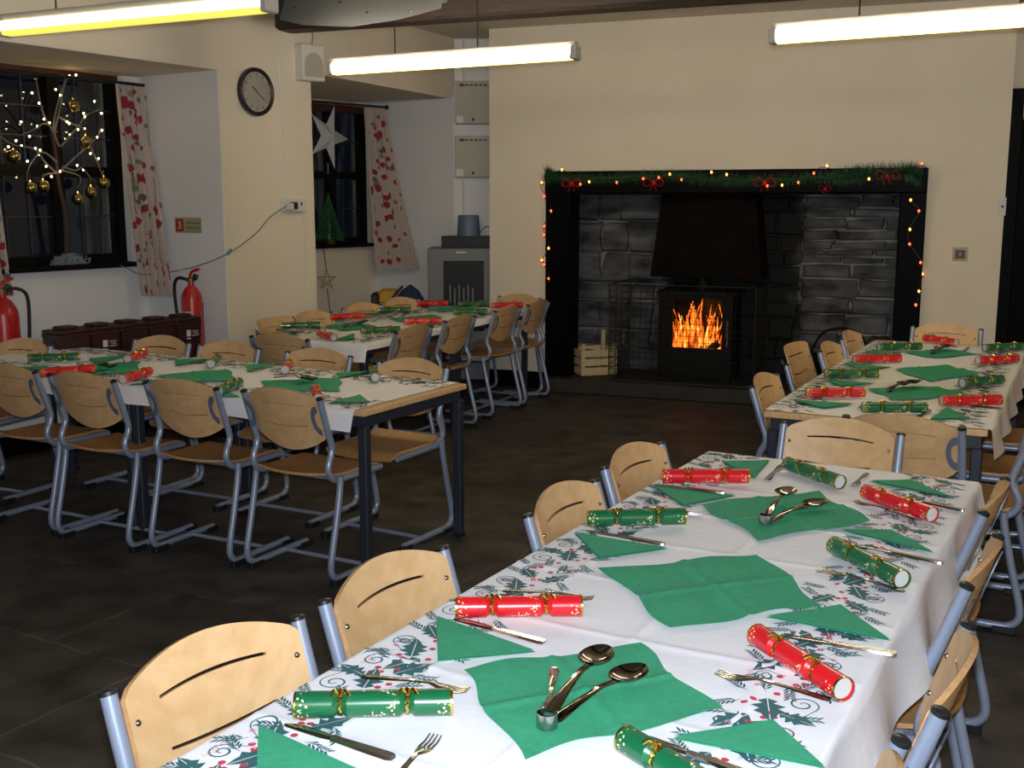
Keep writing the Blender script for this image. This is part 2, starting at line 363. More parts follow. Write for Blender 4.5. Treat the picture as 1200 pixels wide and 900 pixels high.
m.prism([xy(A_), xy(bend), xy(bend + Q * 1.1), xy(A_ + Q * 1.05)], SOFF, ZC, M_plaster)     # bulkhead 1
struct(m.build('wall_left'))
m = MB(); m.prism([xy(A_ + Q * 0.003), xy(A_ - U * 0.006 + Q * 0.003), xy(B_ - UW * 0.006), xy(B_)], 0.0, SOFF, M_white_plaster); struct(m.build('wall_left_reveal'))
# second recess: bulkhead with a rounded end, window wall, rear walls
S2 = on_plane(500, 113, C2 + dirv(52 + 180) * 0.2, 52).z
SILL2 = on_plane(432, 285, W2R, 52).z; TOP2 = on_plane(432, 126, W2R, 52).z
bk0 = P370 + Q * 0.02; bk1 = C2 + dirv(-35) * 0.02 
m = MB()
dirb = (bk1 - bk0).normalized(); nb = Vector((-dirb.y, dirb.x, 0))
L_ = (bk1 - bk0).length
prof = [(0, S2), (L_ - 0.14, S2), (L_ - 0.06, S2 + 0.02), (L_ - 0.015, S2 + 0.07), (L_, S2 + 0.15), (L_, ZC), (0, ZC)]
vs = [bk0 + dirb * a + Vector((0, 0, z)) for a, z in prof] + [bk0 + dirb * a + nb * 1.4 + Vector((0, 0, z)) for a, z in prof]
n = len(prof); m.add(vs, [list(range(n))[::-1], [n + i for i in range(n)]] + [[i, (i + 1) % n, n + (i + 1) % n, n + i] for i in range(n)], M_plaster)
struct(m.build('wall_left_bulkhead'))
m = MB()
w2a = W2R - U2 * 0.06; w2b = W2R - U2 * 1.35; w2e = W2R - U2 * 2.9
m.prism([xy(W2R), xy(w2e), xy(w2e + Q2 * 0.25), xy(W2R + Q2 * 0.25)], 0, SILL2, M_plaster)
m.prism([xy(W2R), xy(w2e), xy(w2e + Q2 * 0.25), xy(W2R + Q2 * 0.25)], TOP2, ZC, M_plaster)
m.prism([xy(W2R), xy(w2a), xy(w2a + Q2 * 0.25), xy(W2R + Q2 * 0.25)], SILL2, TOP2, M_plaster)
m.prism([xy(w2b), xy(w2e), xy(w2e + Q2 * 0.25), xy(w2b + Q2 * 0.25)], SILL2, TOP2, M_plaster)
struct(m.build('wall_rear_window'))
m = MB()
m.prism([xy(W2R), xy(C2), (0.35, 10.15), (0.35, 10.4), (-0.45, 10.4), xy(W2R + Vector((0.1, 0.25, 0)))], 0, ZC, M_white_plaster)
struct(m.build('wall_rear'))
# chimney breast, in the fireplace frame (x along the wall, y into it)
def sfp(px): return (on_plane(px, 300, FPO, FR) - FPO).dot(E_)
def zfp(px, py, off=0): return on_plane(px, py, FPO + NN * off, FR).z
def fpx(px, off=0): return (on_plane(px, 300, FPO + NN * off, FR) - FPO).dot(E_)
xL = sfp(574); x0 = sfp(642); x1 = sfp(671); x2 = sfp(1051); x3 = sfp(1082); xR = sfp(1173)
zt = 1.845; zl = zfp(860, 227)
HZ = 0.12
m = MB()
T_ = 1.05
m.prism([(xL, 0), (x0 + 0.0, 0), (x0 + 0.0, 0.35), (xL, 0.35)], 0, ZC, M_plaster)
m.prism([(x3, 0), (xR, 0), (xR, 0.6), (x3, 0.6)], 0, ZC, M_plaster)
m.prism([(x0, 0), (x3, 0), (x3, 0.30), (x0, 0.30)], zt + 0.001, ZC, M_plaster)
cb = struct(m.build('wall_chimney', loc=FPO, rz=R(FR)))
# right: return and door
m = MB(); m.box((xR + 1.7, 0.7, ZC / 2), (3.4, 0.2, ZC), M_black_paint); struct(m.build('wall_right_return', loc=FPO, rz=R(FR)))
m = MB(); m.box((5.2, 3.6, ZC / 2), (0.2, 17, ZC), M_plaster); struct(m.build('wall_right'))
m = MB(); m.box((0.4, -3.2, ZC / 2), (12, 0.2, ZC), M_plaster); struct(m.build('wall_back'))
m = MB(); m.box((-5.5, 0.2, ZC / 2), (0.2, 10, ZC), M_plaster); struct(m.build('wall_left_near'))
# firebox stonework
FB = 0.62
def rubble(m, x0, x1, z0, z1, y, rows, wr, ydir=1):
    z = z0
    rs = random.Random(int(x0 * 100) + 5)
    while z < z1 - 0.01:
        h = rs.uniform(*rows); 
        if z + h > z1: h = z1 - z
        x = x0 - rs.uniform(0, 0.1)
        while x < x1:
            wd = rs.uniform(*wr); a = max(x, x0) + 0.004; b = min(x + wd, x1) - 0.003; sk = rs.uniform(-0.25, 0.25) * h
            if b - a > 0.03:
                d = rs.uniform(0.01, 0.05); j = lambda q=0.016: rs.uniform(-q, q)
                hh = h - 0.006
                tl = rs.uniform(-0.02, 0.02)
                c = [(a + j(), z + 0.006 + j(0.008)), (b + j() + sk * 0.3, z + 0.004 + j(0.012)), (b + j(0.02), z + hh * 0.5 + tl), (b + j(), z + hh + j(0.01)), ((a + b) / 2 + j(0.03), z + hh + j(0.012)), (a + j() + sk * 0.3, z + hh + j(0.016)), (a + j(0.02), z + hh * 0.5 - tl)]
                f = [(p[0], y, p[1]) for p in c]; cx = sum(p[0] for p in c) / 7; cz = sum(p[1] for p in c) / 7
                g = [(cx + (p[0] - cx) * 0.9, y - d, cz + (p[1] - cz) * 0.85) for p in c]
                m.add(f + g, [[i, (i + 1) % 7, 7 + (i + 1) % 7, 7 + i] for i in range(7)] + [[7, 8, 9, 10, 11, 12, 13]], M_stone)
            x += wd
        z += h
m = MB()
m.box(((x0 + x3) / 2, FB + 0.08, 1.2), (x3 - x0 + 0.2, 0.16, 2.4), M_mortar)
m.box((x0 + 0.03, (0.35 + FB + .16) / 2, 1.2), (0.1, FB - 0.19, 2.4), M_stone)
m.box((x3 - 0.03, (0.35 + FB + .16) / 2, 1.2), (0.1, FB - 0.19, 2.4), M_stone)
xm = x1 + (x2 - x1) * 0.70
rubble(m, x1 - 0.15, x1 + 0.95, HZ, 2.3, FB, (0.13, 0.28), (0.18, 0.42))
rubble(m, x1 + 0.95, xm, HZ, 2.3, FB, (0.10, 0.2), (0.18, 0.42))
rubble(m, xm, x3, HZ, 1.15, FB, (0.10, 0.16), (0.3, 0.6))
rubble(m, xm, x3, 1.15, 2.3, FB, (0.045, 0.10), (0.25, 0.6))
struct(m.build('wall_fireplace', loc=FPO, rz=R(FR)))
m = MB()
m.box(((x0 + x3) / 2 , 0.24, HZ / 2), (x3 - x0 - 0.02, 0.92, HZ), M_hearth, bev=0.012)
tag(m.build('hearth', loc=FPO, rz=R(FR)), None, None, kind='structure')
bpy.data.objects['hearth'].name = 'trim_1'
# black surround
root = empty('fireplace_surround', FPO, R(FR)); tag(root, 'black painted timber fireplace surround framing the big stone fireplace', 'fireplace surround')
for a, b in ((x0, x1), (x2, x3)):
    m = MB(); m.box(((a + b) / 2, 0.06, zt / 2), (b - a, 0.26, zt), M_black_paint, bev=0.008); m.box(((a + b) / 2 + (0.03 if a == x0 else -0.03), -0.075, zt / 2 - 0.05), (0.02, 0.012, zt - 0.3), M_black_paint); m.build('post', root)
m = MB(); m.box(((x0 + x3) / 2, 0.05, (zt + zl) / 2), (x3 - x0 - 0.002, 0.30, zt - zl), M_black_paint, bev=0.01); m.build('lintel', root)
# skirtings, black
def skirt(name, a, b, h=0.14, th=0.02):
    d = (b - a).normalized(); nn = Vector((d.y, -d.x, 0)) * th
    m = MB(); m.prism([xy(a), xy(b), xy(b + nn), xy(a + nn)], 0, h, M_black_paint); struct(m.build(name))
skirt('baseboard_left', wend, B_); skirt('baseboard_reveal', B_, A_); skirt('baseboard_pier', A_, P370)
skirt('baseboard_chimney', FPO + E_ * xL, FPO + E_ * (x0 - 0.003)); skirt('baseboard_chimney_right', FPO + E_ * (x3 + 0.003), FPO + E_ * xR)
skirt('baseboard_rear', W2R, C2); skirt('baseboard_rear_window', w2e, W2R)
# beams
def beam(name, a, b, z0, wd):
    d = (b - a); 
    m = MB(); m.box((d.length / 2, 0, (z0 + ZC) / 2 + 0.01), (d.length, wd, ZC - z0 + 0.0), M_dark_wood, bev=0.02); o = m.build(name, loc=a, rz=math.atan2(d.y, d.x)); struct(o)
bd = dirv(-21.5); b0 = Vector((-1.60, 7.50, 0))
beam('trim_2', b0 + bd * 0.1, b0 + bd * 6.6, 2.68, 0.20)
beam('trim_3', b0 - NN * 3.6 - bd * 2.8, b0 - NN * 3.6 + bd * 6.6, 2.68, 0.20)
beam('trim_4', b0 - NN * 7.2 - bd * 3.3, b0 - NN * 7.2 + bd * 6.6, 2.68, 0.20)
# door at far right, black
rootd = empty('door_1', FPO + E_ * xR, R(FR)); rootd['kind'] = 'structure'
m = MB(); m.box((0.03, 0.30, 1.2), (0.10, 0.58, 2.4), M_black_paint); m.build('door_frame', rootd)
m = MB()
for i in range(7): m.box((0.17 + i * 0.13, 0.55, 1.13), (0.122, 0.04, 2.25), M_black_paint, bev=0.008)
m.build('door_panel', rootd)
m = MB(); m.box((-0.015, -0.01, 1.56), (0.05, 0.012, 0.13), M_white, bev=0.003); m.ball((-0.015, -0.02, 1.56), 0.009, M_cap); m.build('latch_plate', rootd)
m = MB(); m.box((0.6, 0.45, 2.62), (1.25, 0.3, 0.82), M_plaster); struct(m.build('wall_over_door', loc=FPO + E_ * xR, rz=R(FR)))

# windows
def window(name, p, ang, wdt, z0, z1, cols, rows, mull, split):
    """p = right end; runs back along -ang; frame local x from p leftwards"""
    root = empty(name, (p.x, p.y, 0), R(ang + 180)); root['kind'] = 'structure'
    q = -0.10                                                      # local +y is towards the room, glass sits inside the wall
    m = MB(); fw = 0.06
    m.box((wdt / 2, q, z0 + fw / 2), (wdt, 0.09, fw), M_ledge); m.box((wdt / 2, q, z1 - fw / 2), (wdt, 0.09, fw), M_redtimber)
    m.box((fw / 2, q, (z0 + z1) / 2), (fw, 0.088, z1 - z0), M_ledge); m.box((wdt - fw / 2, q, (z0 + z1) / 2), (fw, 0.088, z1 - z0), M_ledge)
    for u in mull: m.box((u, q, (z0 + z1) / 2), (0.085, 0.085, z1 - z0 - 0.02), M_ledge)
    zs = z0 + (z1 - z0) * split; m.box((wdt / 2, q, zs), (wdt - 0.02, 0.086, 0.07), M_ledge)
    m.build('window_frame', root)
    m = MB(); m.box((wdt / 2, q / 2 + 0.035, z0 - 0.012), (wdt + 0.02, 0.24, 0.03), M_ledge, bev=0.004); m.build('window_sill', root)
    m = MB(); xs = [0] + list(mull) + [wdt]
    for a, b in zip(xs[:-1], xs[1:]):
        for k in range(1, cols): u = a + 0.04 + (b - a - 0.08) * k / cols; m.box((u, q + 0.008, (z0 + z1) / 2), (0.009, 0.010, z1 - z0 - 0.05), M_lead)
        for za, zb, rn in ((z0 + 0.06, zs - 0.035, rows[0]), (zs + 0.035, z1 - 0.06, rows[1])):
            for k in range(1, rn): m.box(((a + b) / 2, q + 0.008, za + (zb - za) * k / rn), (b - a - 0.08, 0.009, 0.008), M_lead)
    m.build('leading', root)
    m = MB(); m.box((wdt / 2, q, (z0 + z1) / 2), (wdt - 0.06, 0.006, z1 - z0 - 0.06), M_glass); m.build('pane', root)
window('window_1', w1a, WL, 1.63, SILL1, TOP1, 3, (2, 3), (0.50, 1.07), 0.48)
window('window_2', w2a, 52, 1.29, SILL2, TOP2, 3, (2, 2), (0.43, 0.86), 0.5)


# ================================================================== CURTAINS
def leafpoly(cx, cy, L, W, a, n=5):
    c, s_ = math.cos(a), math.sin(a); pts = []
    for k in range(n + 1): t = k / n; pts.append((t * L, W * math.sin(PI * t ** 0.8)))
    for k in range(n - 1, 0, -1): t = k / n; pts.append((t * L, -W * math.sin(PI * t ** 0.8)))
    return [(cx + x * c - y * s_, cy + x * s_ + y * c) for x, y in pts]
def curtain(name, label, tl, tr, bl, br, zt_, zb, depth_dir, seed, folds=5):
    rs = random.Random(seed); SG = 1.0
    tl, tr, bl, br = Vector(tl), Vector(tr), Vector(bl), Vector(br)
    def pos(u, v, off=0.0):
        vv = v ** 1.25
        a = tl.lerp(tr, u); b = bl.lerp(br, u); p = a.lerp(b, vv)
        z = zt_ + (zb - zt_) * v
        amp = 0.011 + 0.008 * v
        w_ = amp * math.sin(u * folds * 2 * PI + 0.6 * math.sin(v * 3 + seed)) + 0.4 * amp * math.sin(u * folds * 5 + v * 4)
        return Vector((p.x, p.y, z)) + depth_dir * (w_ + off)
    m = MB(); m.grid(lambda u, v: pos(u, v), 60, 24, M_curtain, thick=0.002)
    Hh = zt_ - zb; cl = lambda q: min(max(q, 0.004), 0.996)
    for i in range(75):
        cu, cv = rs.uniform(0.04, 0.93), rs.uniform(0.01, 0.97)
        Wd = ((tr - tl).length + ((br - bl).length - (tr - tl).length) * cv) * 1.15
        L = rs.uniform(0.045, 0.080); a = rs.uniform(-0.7, 0.7) + PI / 2; mt = rs.choice([M_leafred] * 4 + [M_leafgreen, M_leafgrey, M_leafgrey])
        if mt != M_leafred: L *= 0.7
        V = []; c, s_ = math.cos(a), math.sin(a)
        for k in range(8):
            t = k / 7; w_ = L * 0.36 * math.sin(PI * t ** 0.8)
            for q in (-1, -0.33, 0.33, 1):
                x, y = t * L * c - q * w_ * s_, t * L * s_ + q * w_ * c; V.append(pos(cl(cu + x / Wd), cl(cv + y / Hh), SG * 0.009))
        m.add(V, [[4 * k + q, 4 * k + q + 1, 4 * k + q + 5, 4 * k + q + 4] for k in range(7) for q in range(3)], mt)
    for i in range(14):
        cu = rs.uniform(0.05, 0.95); cv = rs.uniform(0, 0.8); ln = rs.uniform(0.1, 0.2); pts = [(cu + 0.015 * math.sin(k), cv + ln * k / 6) for k in range(7)]
        V = []
        for x, y in pts: x = cl(x); V += [pos(x, y, SG * 0.009), pos(cl(x + 0.012), y, SG * 0.009)]
        m.add(V, [[2 * k, 2 * k + 1, 2 * k + 3, 2 * k + 2] for k in range(6)], M_leafgrey)
    return tag(m.build(name, smooth=60), label, 'curtain')
RD = -QW
zt1 = TOP1 - 0.02
def wl(px, py, off=0.10, ang=WL, p0=None): return on_plane(px, py, (p0 or B_) - QW * off, ang)
c_ = [wl(135, 98, 0.10), wl(173, 98, 0.07), wl(167, 347, 0.14), wl(204, 347, 0.36)]
curtain('curtain', 'leaf-patterned curtain between the big window and the fire notice', c_[0], c_[1], c_[2], c_[3], c_[0].z, c_[2].z, RD, 3)
d_ = [wl(-42, 70), wl(-22, 70), wl(-30, 350), wl(17, 345)]
curtain('curtain', 'leaf-patterned curtain at the left edge, left of the twig tree', d_[0], d_[1], d_[2], d_[3], d_[0].z, d_[2].z, RD, 8)
def w2(px, py, off=0.12): return on_plane(px, py, W2R - Q2 * off, 52)
e_ = [w2(427, 126, .12), w2(453, 126, .19), w2(440, 315, .22), w2(492, 315, .60)]
curtain('curtain', 'flared leaf-patterned curtain beside the rear window and grey cabinet', e_[0], e_[1], e_[2], e_[3], e_[0].z, e_[2].z, -Q2, 5, 4)
def rail(label, a, b, z):
    m = MB(); a = Vector((a.x, a.y, z)); b = Vector((b.x, b.y, z)); m.tube([a, b], 0.011, M_cap, 8); m.ball(b, 0.022, M_cap); m.ball(a, 0.022, M_cap)
    tag(m.build('curtain_pole', smooth=40), label, 'curtain pole')
rail('black curtain pole above the big left window', wl(-60, 70) , c_[1] + UW * 0.01, c_[0].z + 0.012)
rail('black curtain pole above the rear window', w2(330, 120), e_[1], e_[0].z + 0.012)

# ================================================================== CHAIR
def make_chair(tall=False):
    root = empty('school_chair')
    HT = 0.74 if tall else 0.80; HWD = 0.203
    up = ([(-0.218, HT)] if tall else [(-0.238, HT), (-0.222, 0.75)]) + [(-0.190, 0.655), (-0.168, 0.59), (-0.172, 0.555), (-0.192, 0.515), (-0.192, 0.478), (-0.165, 0.448), (-0.12, 0.438), (0.0, 0.436), (0.17, 0.434)]
    for sx in (-1, 1):
        m = MB(); m.tube([(sx * HWD, y, z) for y, z in up], 0.0145, M_tube, 12, 5)
        m.build('side_frame', root, smooth=50)
        m = MB(); t = Vector((0, -0.016, 0.05)).normalized(); p = Vector((sx * HWD, -0.218 if tall else -0.238, HT))
        m.tube([p - t * 0.003, p + t * 0.004, p + t * 0.007], lambda q: 0.0155 if q < 0.9 else 0.011, M_cap, 12); m.build('end_cap', root, smooth=40)
        lg = [(-0.150, 0.462), (-0.156, 0.40), (-0.19, 0.25), (-0.226, 0.105), (-0.222, 0.055), (-0.19, 0.030), (-0.14, 0.026), (0.0, 0.026), (0.17, 0.026)]
        m = MB(); m.tube([(sx * (HWD + 0.027), y, z) for y, z in lg], 0.0145, M_tube, 12, 4)
        leg = m.build('leg', root, smooth=50)
        for y in (-0.18, 0.155): m = MB(); m.box((sx * (HWD + 0.027), y, 0.014), (0.036, 0.085, 0.028), M_cap, bev=0.004); m.build('foot_pad', leg)
        m = MB(); vs = []; fs = []; K = 12                        # C-shaped bracket welded to the upright behind the board
        for k in range(K + 1):
            a = PI * k / K
            for r in (0.034, 0.062):
                for q in (-0.002, 0.002):
                    z = 0.705 + r * math.cos(a) * 1.05; y = -0.229 - (z - 0.70) * 0.33
                    vs.append((sx * (HWD - 0.012 - r * 0.62 * math.sin(a)), y + q, z))
        for k in range(K):
            a = k * 4; b = a + 4
            fs += [[a, a + 2, b + 2, b], [a + 1, b + 1, b + 3, a + 3], [a, b, b + 1, a + 1], [a + 2, a + 3, b + 3, b + 2]]
        m.add(vs, fs, M_bracket); m.build('bracket', root)
    # backrest with two slots
    RV = [0, 0.18, 0.385, 0.408, 0.58, 0.745, 0.768, 0.88, 1.0]
    def bpos(u, v):
        j = v * 8; i = int(min(j, 7)); t = j - i; v = RV[i] * (1 - t) + RV[i + 1] * t
        x = (u - 0.5) * 2
        zt = 0.820 + 0.012 * (1 - x ** 4) if tall else 0.792 + 0.040 * (1 - x * x)
        if abs(x) > 0.9: zt -= 0.008 * ((abs(x) - 0.9) / 0.1) ** 2
        zb = 0.625 - 0.068 * (1 - x * x)
        if abs(x) > 0.9: zb += 0.010 * ((abs(x) - 0.9) / 0.1) ** 2
        z = zb + (zt - zb) * v
        y = -0.198 - 0.030 * (1 - x * x) - (z - 0.70) * 0.33
        return (x * (HWD - 0.013), y, z)
    NU = 26
    m = MB(); m.grid(bpos, NU, 8, M_beech, thick=0.010, mte=M_beech_edge, hole=lambda i, j: j in (2, 5) and 5 <= i <= 20)
    back = m.build('backrest', root, smooth=50)
    for sx in (-1, 1):
        for zz in (0.745, 0.665): m = MB(); m.ball((sx * 0.172, -0.1925 - (zz - 0.70) * 0.33, zz), 0.0062, M_steel, 10); m.build('screw', back, smooth=60)
    def spos(u, v):
        x = (u - 0.5) * 2; y = -0.185 + v * 0.385
        wd = 0.196 - 0.012 * (abs(v - 0.5) * 2) ** 4
        z = 0.460 - 0.010 * (1 - x * x) * (1 - (v - 0.4) ** 2 * 2)
        if v > 0.8: z -= 0.030 * ((v - 0.8) / 0.2) ** 2
        if v < 0.25: z += 0.016 * ((0.25 - v) / 0.25) ** 2
        yy = y - (0.030 * (1 - x * x) if v < 0.02 else 0.030 * (1 - x * x) * (1 - v) ** 3) + (0.012 * (1 - x * x) * v ** 3)
        return (x * wd, yy, z)
    m = MB(); m.grid(spos, 12, 12, M_beech_shaded, thick=0.011, mte=M_beech_edge)
    m.build('seat', root, smooth=50)
    m = MB(); m.tube([(-HWD - 0.02, 0.02, 0.026), (HWD + 0.02, 0.02, 0.026)], 0.010, M_tube, 8)
    m.build('stretcher', root, smooth=50)
    m = MB(); m.tube([(-HWD, 0.10, 0.436), (HWD, 0.10, 0.436)], 0.011, M_tube, 8); m.tube([(-HWD, -0.12, 0.438), (HWD, -0.12, 0.438)], 0.011, M_tube, 8)
    m.build('seat_support', root, smooth=50)
    return root
CHAIR = make_chair(); used = [False]; TALL = make_chair(True); tused = [False]
def place_chair(mid, rz, label, group, tall=False):
    """mid: point midway between the two upright tops"""
    src, us = (TALL, tused) if tall else (CHAIR, used)
    o = src if not us[0] else copy_tree(src); us[0] = True
    f = dirv(rz + 90); p = Vector((mid[0], mid[1], 0)) + f * (0.218 if tall else 0.238)
    o.location = p; o.rotation_euler.z = R(rz); tag(o, label, 'chair', group); return o
K = 1.026
def kk(x, y): return (x * K, y * K)
G = 'beech chairs round the foreground table'
place_chair(kk(-0.52, 1.79), -127, 'beech-backed chair at bottom left, nearest on the left of the foreground table', G)
place_chair(kk(-0.26, 2.20), -122, 'beech-backed chair on left of foreground table, beside the left red cracker', G)
place_chair(kk(0.135, 2.80), -119, 'beech-backed chair on left of foreground table, beside the green cracker far end', G)
place_chair(kk(0.375, 3.29), -122, 'beech-backed chair on left of foreground table, farthest of its row, beside a red cracker', G)
place_chair(kk(1.13, 3.69), 150, 'beech-backed chair facing the camera across the far end of the foreground table', G)
place_chair(kk(1.28, 2.82), 59, 'beech-backed chair on right of foreground table, farthest of its row', G)
place_chair(kk(1.025, 2.29), 58, 'beech-backed chair on right of foreground table, second from the far end', G)
place_chair(kk(0.745, 1.74), 62, 'beech-backed chair on right of foreground table, second from the camera', G)
r4_ = at(1056, 868, 0.80) - dirv(60) * 0.205
place_chair((r4_.x, r4_.y), 60, 'beech-backed chair at the bottom edge, nearest on the right of foreground table', G)
G = 'beech chairs round the right-hand table'
place_chair(kk(1.38, 3.80), -32, 'beech-backed chair seen from behind, pushed towards near end of the right-hand table', G)
for q, rz, lb in (((1.10, 4.72), -118, 'nearest chair on the left side of the right-hand table'), 
              ((1.70, 5.83), -120, 'third chair from near end, left side of the right-hand table'), ((1.97, 6.35), -121, 'farthest chair on the left side of the right-hand table')):
    place_chair(kk(*q), rz, 'beech-backed ' + lb, G)
t_ = at(940, 423, 0.74); place_chair((t_.x - 0.02, t_.y + 0.01), -122, 'taller-backed beech chair, second from near end on left side of the right-hand table', G, True)
place_chair(kk(2.69, 6.75), 153, 'beech-backed chair at the far end of right-hand table, against the cream wall', G)
NRr = Vector((1.83, 4.02, 0)); dr = dirv(62.5); nr_ = dirv(-27.5)
for i, s_ in enumerate((0.12, 0.72, 1.40)):
    p = NRr + dr * s_ + nr_ * 0.13
    place_chair((p.x, p.y), 61 + i, 'beech-backed chair on right side of the right-hand table, ' + ('nearest the camera', 'second from the camera', 'third from the camera')[i], G)
G = 'beech chairs round the left-hand table'
for q, rz, lb in (((-0.935, 4.37), -29, 'first from its right-hand end'), ((-1.41, 4.60), -27, 'second from its right-hand end'), ((-1.91, 4.80), -27, 'third from its right-hand end'), ((-2.36, 5.06), -28, 'cut by the left edge')):
    place_chair(kk(*q), rz, 'beech chair seen from behind, near side of left-hand table, ' + lb, G)
for q, rz, lb in (((-0.475, 5.19), 149, 'first from its right-hand end'), ((-0.99, 5.56), 153, 'second from its right-hand end'), ((-1.52, 5.85), 154, 'third from its right-hand end'), ((-1.96, 6.10), 154, 'in front of the brown caddies'),
                  ((-2.68, 5.98), 156, 'below the large extinguisher')):
    place_chair(kk(*q), rz, 'beech chair facing the camera behind left-hand table, ' + lb, G)
G = 'beech chairs round the far table'; btNR = Vector((-0.89, 6.60, 0)); btNL = btNR + dirv(155) * 0.80
place_chair(kk(-1.335, 6.24), -26, 'beech chair seen from behind at near end of the far table', G)
for s_, o_, rz, lb, tl_ in ((0.33, 0.10, -115, 'nearest of its row, taller-backed', True), (0.83, 0.17, -122, 'second from the near end', False), (1.50, 0.18, -128, 'third from the near end', False), (2.06, 0.18, -130, 'farthest of its row', False)):
    p = btNL + dirv(65) * s_ + dirv(155) * o_
    place_chair((p.x, p.y), rz, 'beech chair on the window side of far table, ' + lb, G, tl_)
for q, rz, lb in (((-0.60, 6.68), 62, 'nearest of its row'), ((-0.345, 7.30), 63, 'second from the near end'), ((-0.03, 7.98), 63, 'third from the near end'), ((0.205, 8.46), 65, 'farthest of its row, by the fireplace')):
    place_chair(kk(*q), rz, 'beech chair on right side of the far table, ' + lb, G)
place_chair(kk(0.06, 8.98), 146, 'beech chair at the far end of the far table, against the chimney wall', G)

# ================================================================== TABLES
TZ = 0.74
def make_table(label, NL, ang, length, width, units):
    """NL: near-left corner; local x along the length (ang), local y to the left"""
    root = empty('dining_table', (NL.x, NL.y, 0), R(ang)); tag(root, label, 'table')
    ul = length / units
    m = MB()
    for i in range(units): m.box((ul * (i + 0.5), -width / 2, TZ - 0.0125), (ul - 0.003, width, 0.025), M_beech, bev=0.003)
    m.build('tabletop', root)
    m = MB()
    for i in range(units):
        a = ul * i + 0.03; b = ul * (i + 1) - 0.03
        for y in (-0.035, -width + 0.035): m.box(((a + b) / 2, y, TZ - 0.05), (b - a, 0.025, 0.048), M_tframe)
        for x in (a, b): m.box((x, -width / 2, TZ - 0.05), (0.025, width - 0.07, 0.048), M_tframe)
    m.build('frame', root)
    for i in range(units):
        for x in (ul * i + 0.03, ul * (i + 1) - 0.03):
            for y in (-0.035, -width + 0.035):
                m = MB(); m.box((x, y, (TZ - 0.074) / 2 + 0.006), (0.042, 0.042, TZ - 0.086), M_tframe, bev=0.005); m.box((x, y, 0.008), (0.045, 0.045, 0.016), M_cap); m.build('leg', root)
    return root
fgNL = Vector((0.675, 3.68, 0)) - dirv(60.6) * 2.95
TABS = {}
make_table('long beech table nearest the camera, under a holly-print cloth', fgNL, 60.6, 2.95, 0.85, 2)
rtNL = Vector((1.035, 4.432, 0)); make_table('long beech table on the right, between the near table and the fireplace', rtNL, 62.5, 2.70, 0.85, 2)
ltNR = at(427, 482, 0.74); ltNR.z = 0
LTANG = 150.5
ltNL = ltNR + dirv(LTANG) * 2.80        # local frame: origin at the left end, x runs right
make_table('long beech table on the left with dark steel legs, beside the brown caddies', ltNL + dirv(LTANG - 90) * 0.80, LTANG + 180, 2.80, 0.80, 2)
make_table('long beech table at the back left, nearest the grey cabinet', btNL, 65.0, 2.45, 0.80, 2)

# holly print motif in 2D: (list of (polygon, material))
def ribbon(pts, w):
    n = len(pts); L = []; Rr = []
    for i, p in enumerate(pts):
        a = pts[max(i - 1, 0)]; b = pts[min(i + 1, n - 1)]; dx, dy = b[0] - a[0], b[1] - a[1]; d = math.hypot(dx, dy) or 1
        ww = w * (0.35 + 0.65 * math.sin(PI * (i + 0.6) / (n + 0.2)))
        L.append((p[0] - dy / d * ww, p[1] + dx / d * ww)); Rr.append((p[0] + dy / d * ww, p[1] - dx / d * ww))
    return [[L[i], Rr[i], Rr[i + 1], L[i + 1]] for i in range(n - 1)]
def xf(pl, cx, cy, a, s=1, fl=1):
    c, sn = math.cos(a), math.sin(a); return [(cx + (x * c - y * fl * sn) * s, cy + (x * sn + y * fl * c) * s) for x, y in pl]
def holly(cx, cy, L, a):
    out = []
    for fl in (1, -1):
        pts = [(0, 0.012 * fl)]
        for k in range(4):
            t = (k + 0.5) / 4.3; w = 0.36 * math.sin(PI * min(t + 0.08, 1)); pts += [(t * 1.0, w * fl), ((t + 0.10), w * 0.52 * fl)]
        pts += [(1.04, 0), (0.9, 0.012 * fl)]
        out.append((xf(pts, cx, cy, a, L), M_teal))
    return out
def spiral(cx, cy, r, a, turns=1.6, fl=1):
    n = 26; pts = []
    for k in range(n + 1): t = k / n; q = r * (1 - t * 0.88); th = t * turns * 2 * PI * fl; pts.append((q * math.cos(th), q * math.sin(th)))
    tail = [(r * 1.0 + 0.0 * k, -fl * r * 0.5 * k) for k in (3, 2, 1)]
    pts = tail + pts
    return [(xf(p, cx, cy, a), M_teal) for p in ribbon(pts, 0.0019)]
def sprig(cx, cy, L, a):
    out = [(xf(q, cx, cy, a), M_teal) for q in ribbon([(L * k / 5, 0.08 * L * math.sin(k)) for k in range(6)], 0.0010)]
    for k in range(1, 6):
        for s in (1, -1): out.append((xf(leafpoly(0, 0, L * 0.34, L * 0.045, s * 0.65, 3), cx + math.cos(a) * L * k / 6, cy + math.sin(a) * L * k / 6, a), M_teal))
    return out
def disc(cx, cy, r, mt, n=8): return [([(cx + r * math.cos(2 * PI * k / n), cy + r * math.sin(2 * PI * k / n)) for k in range(n)], mt)]
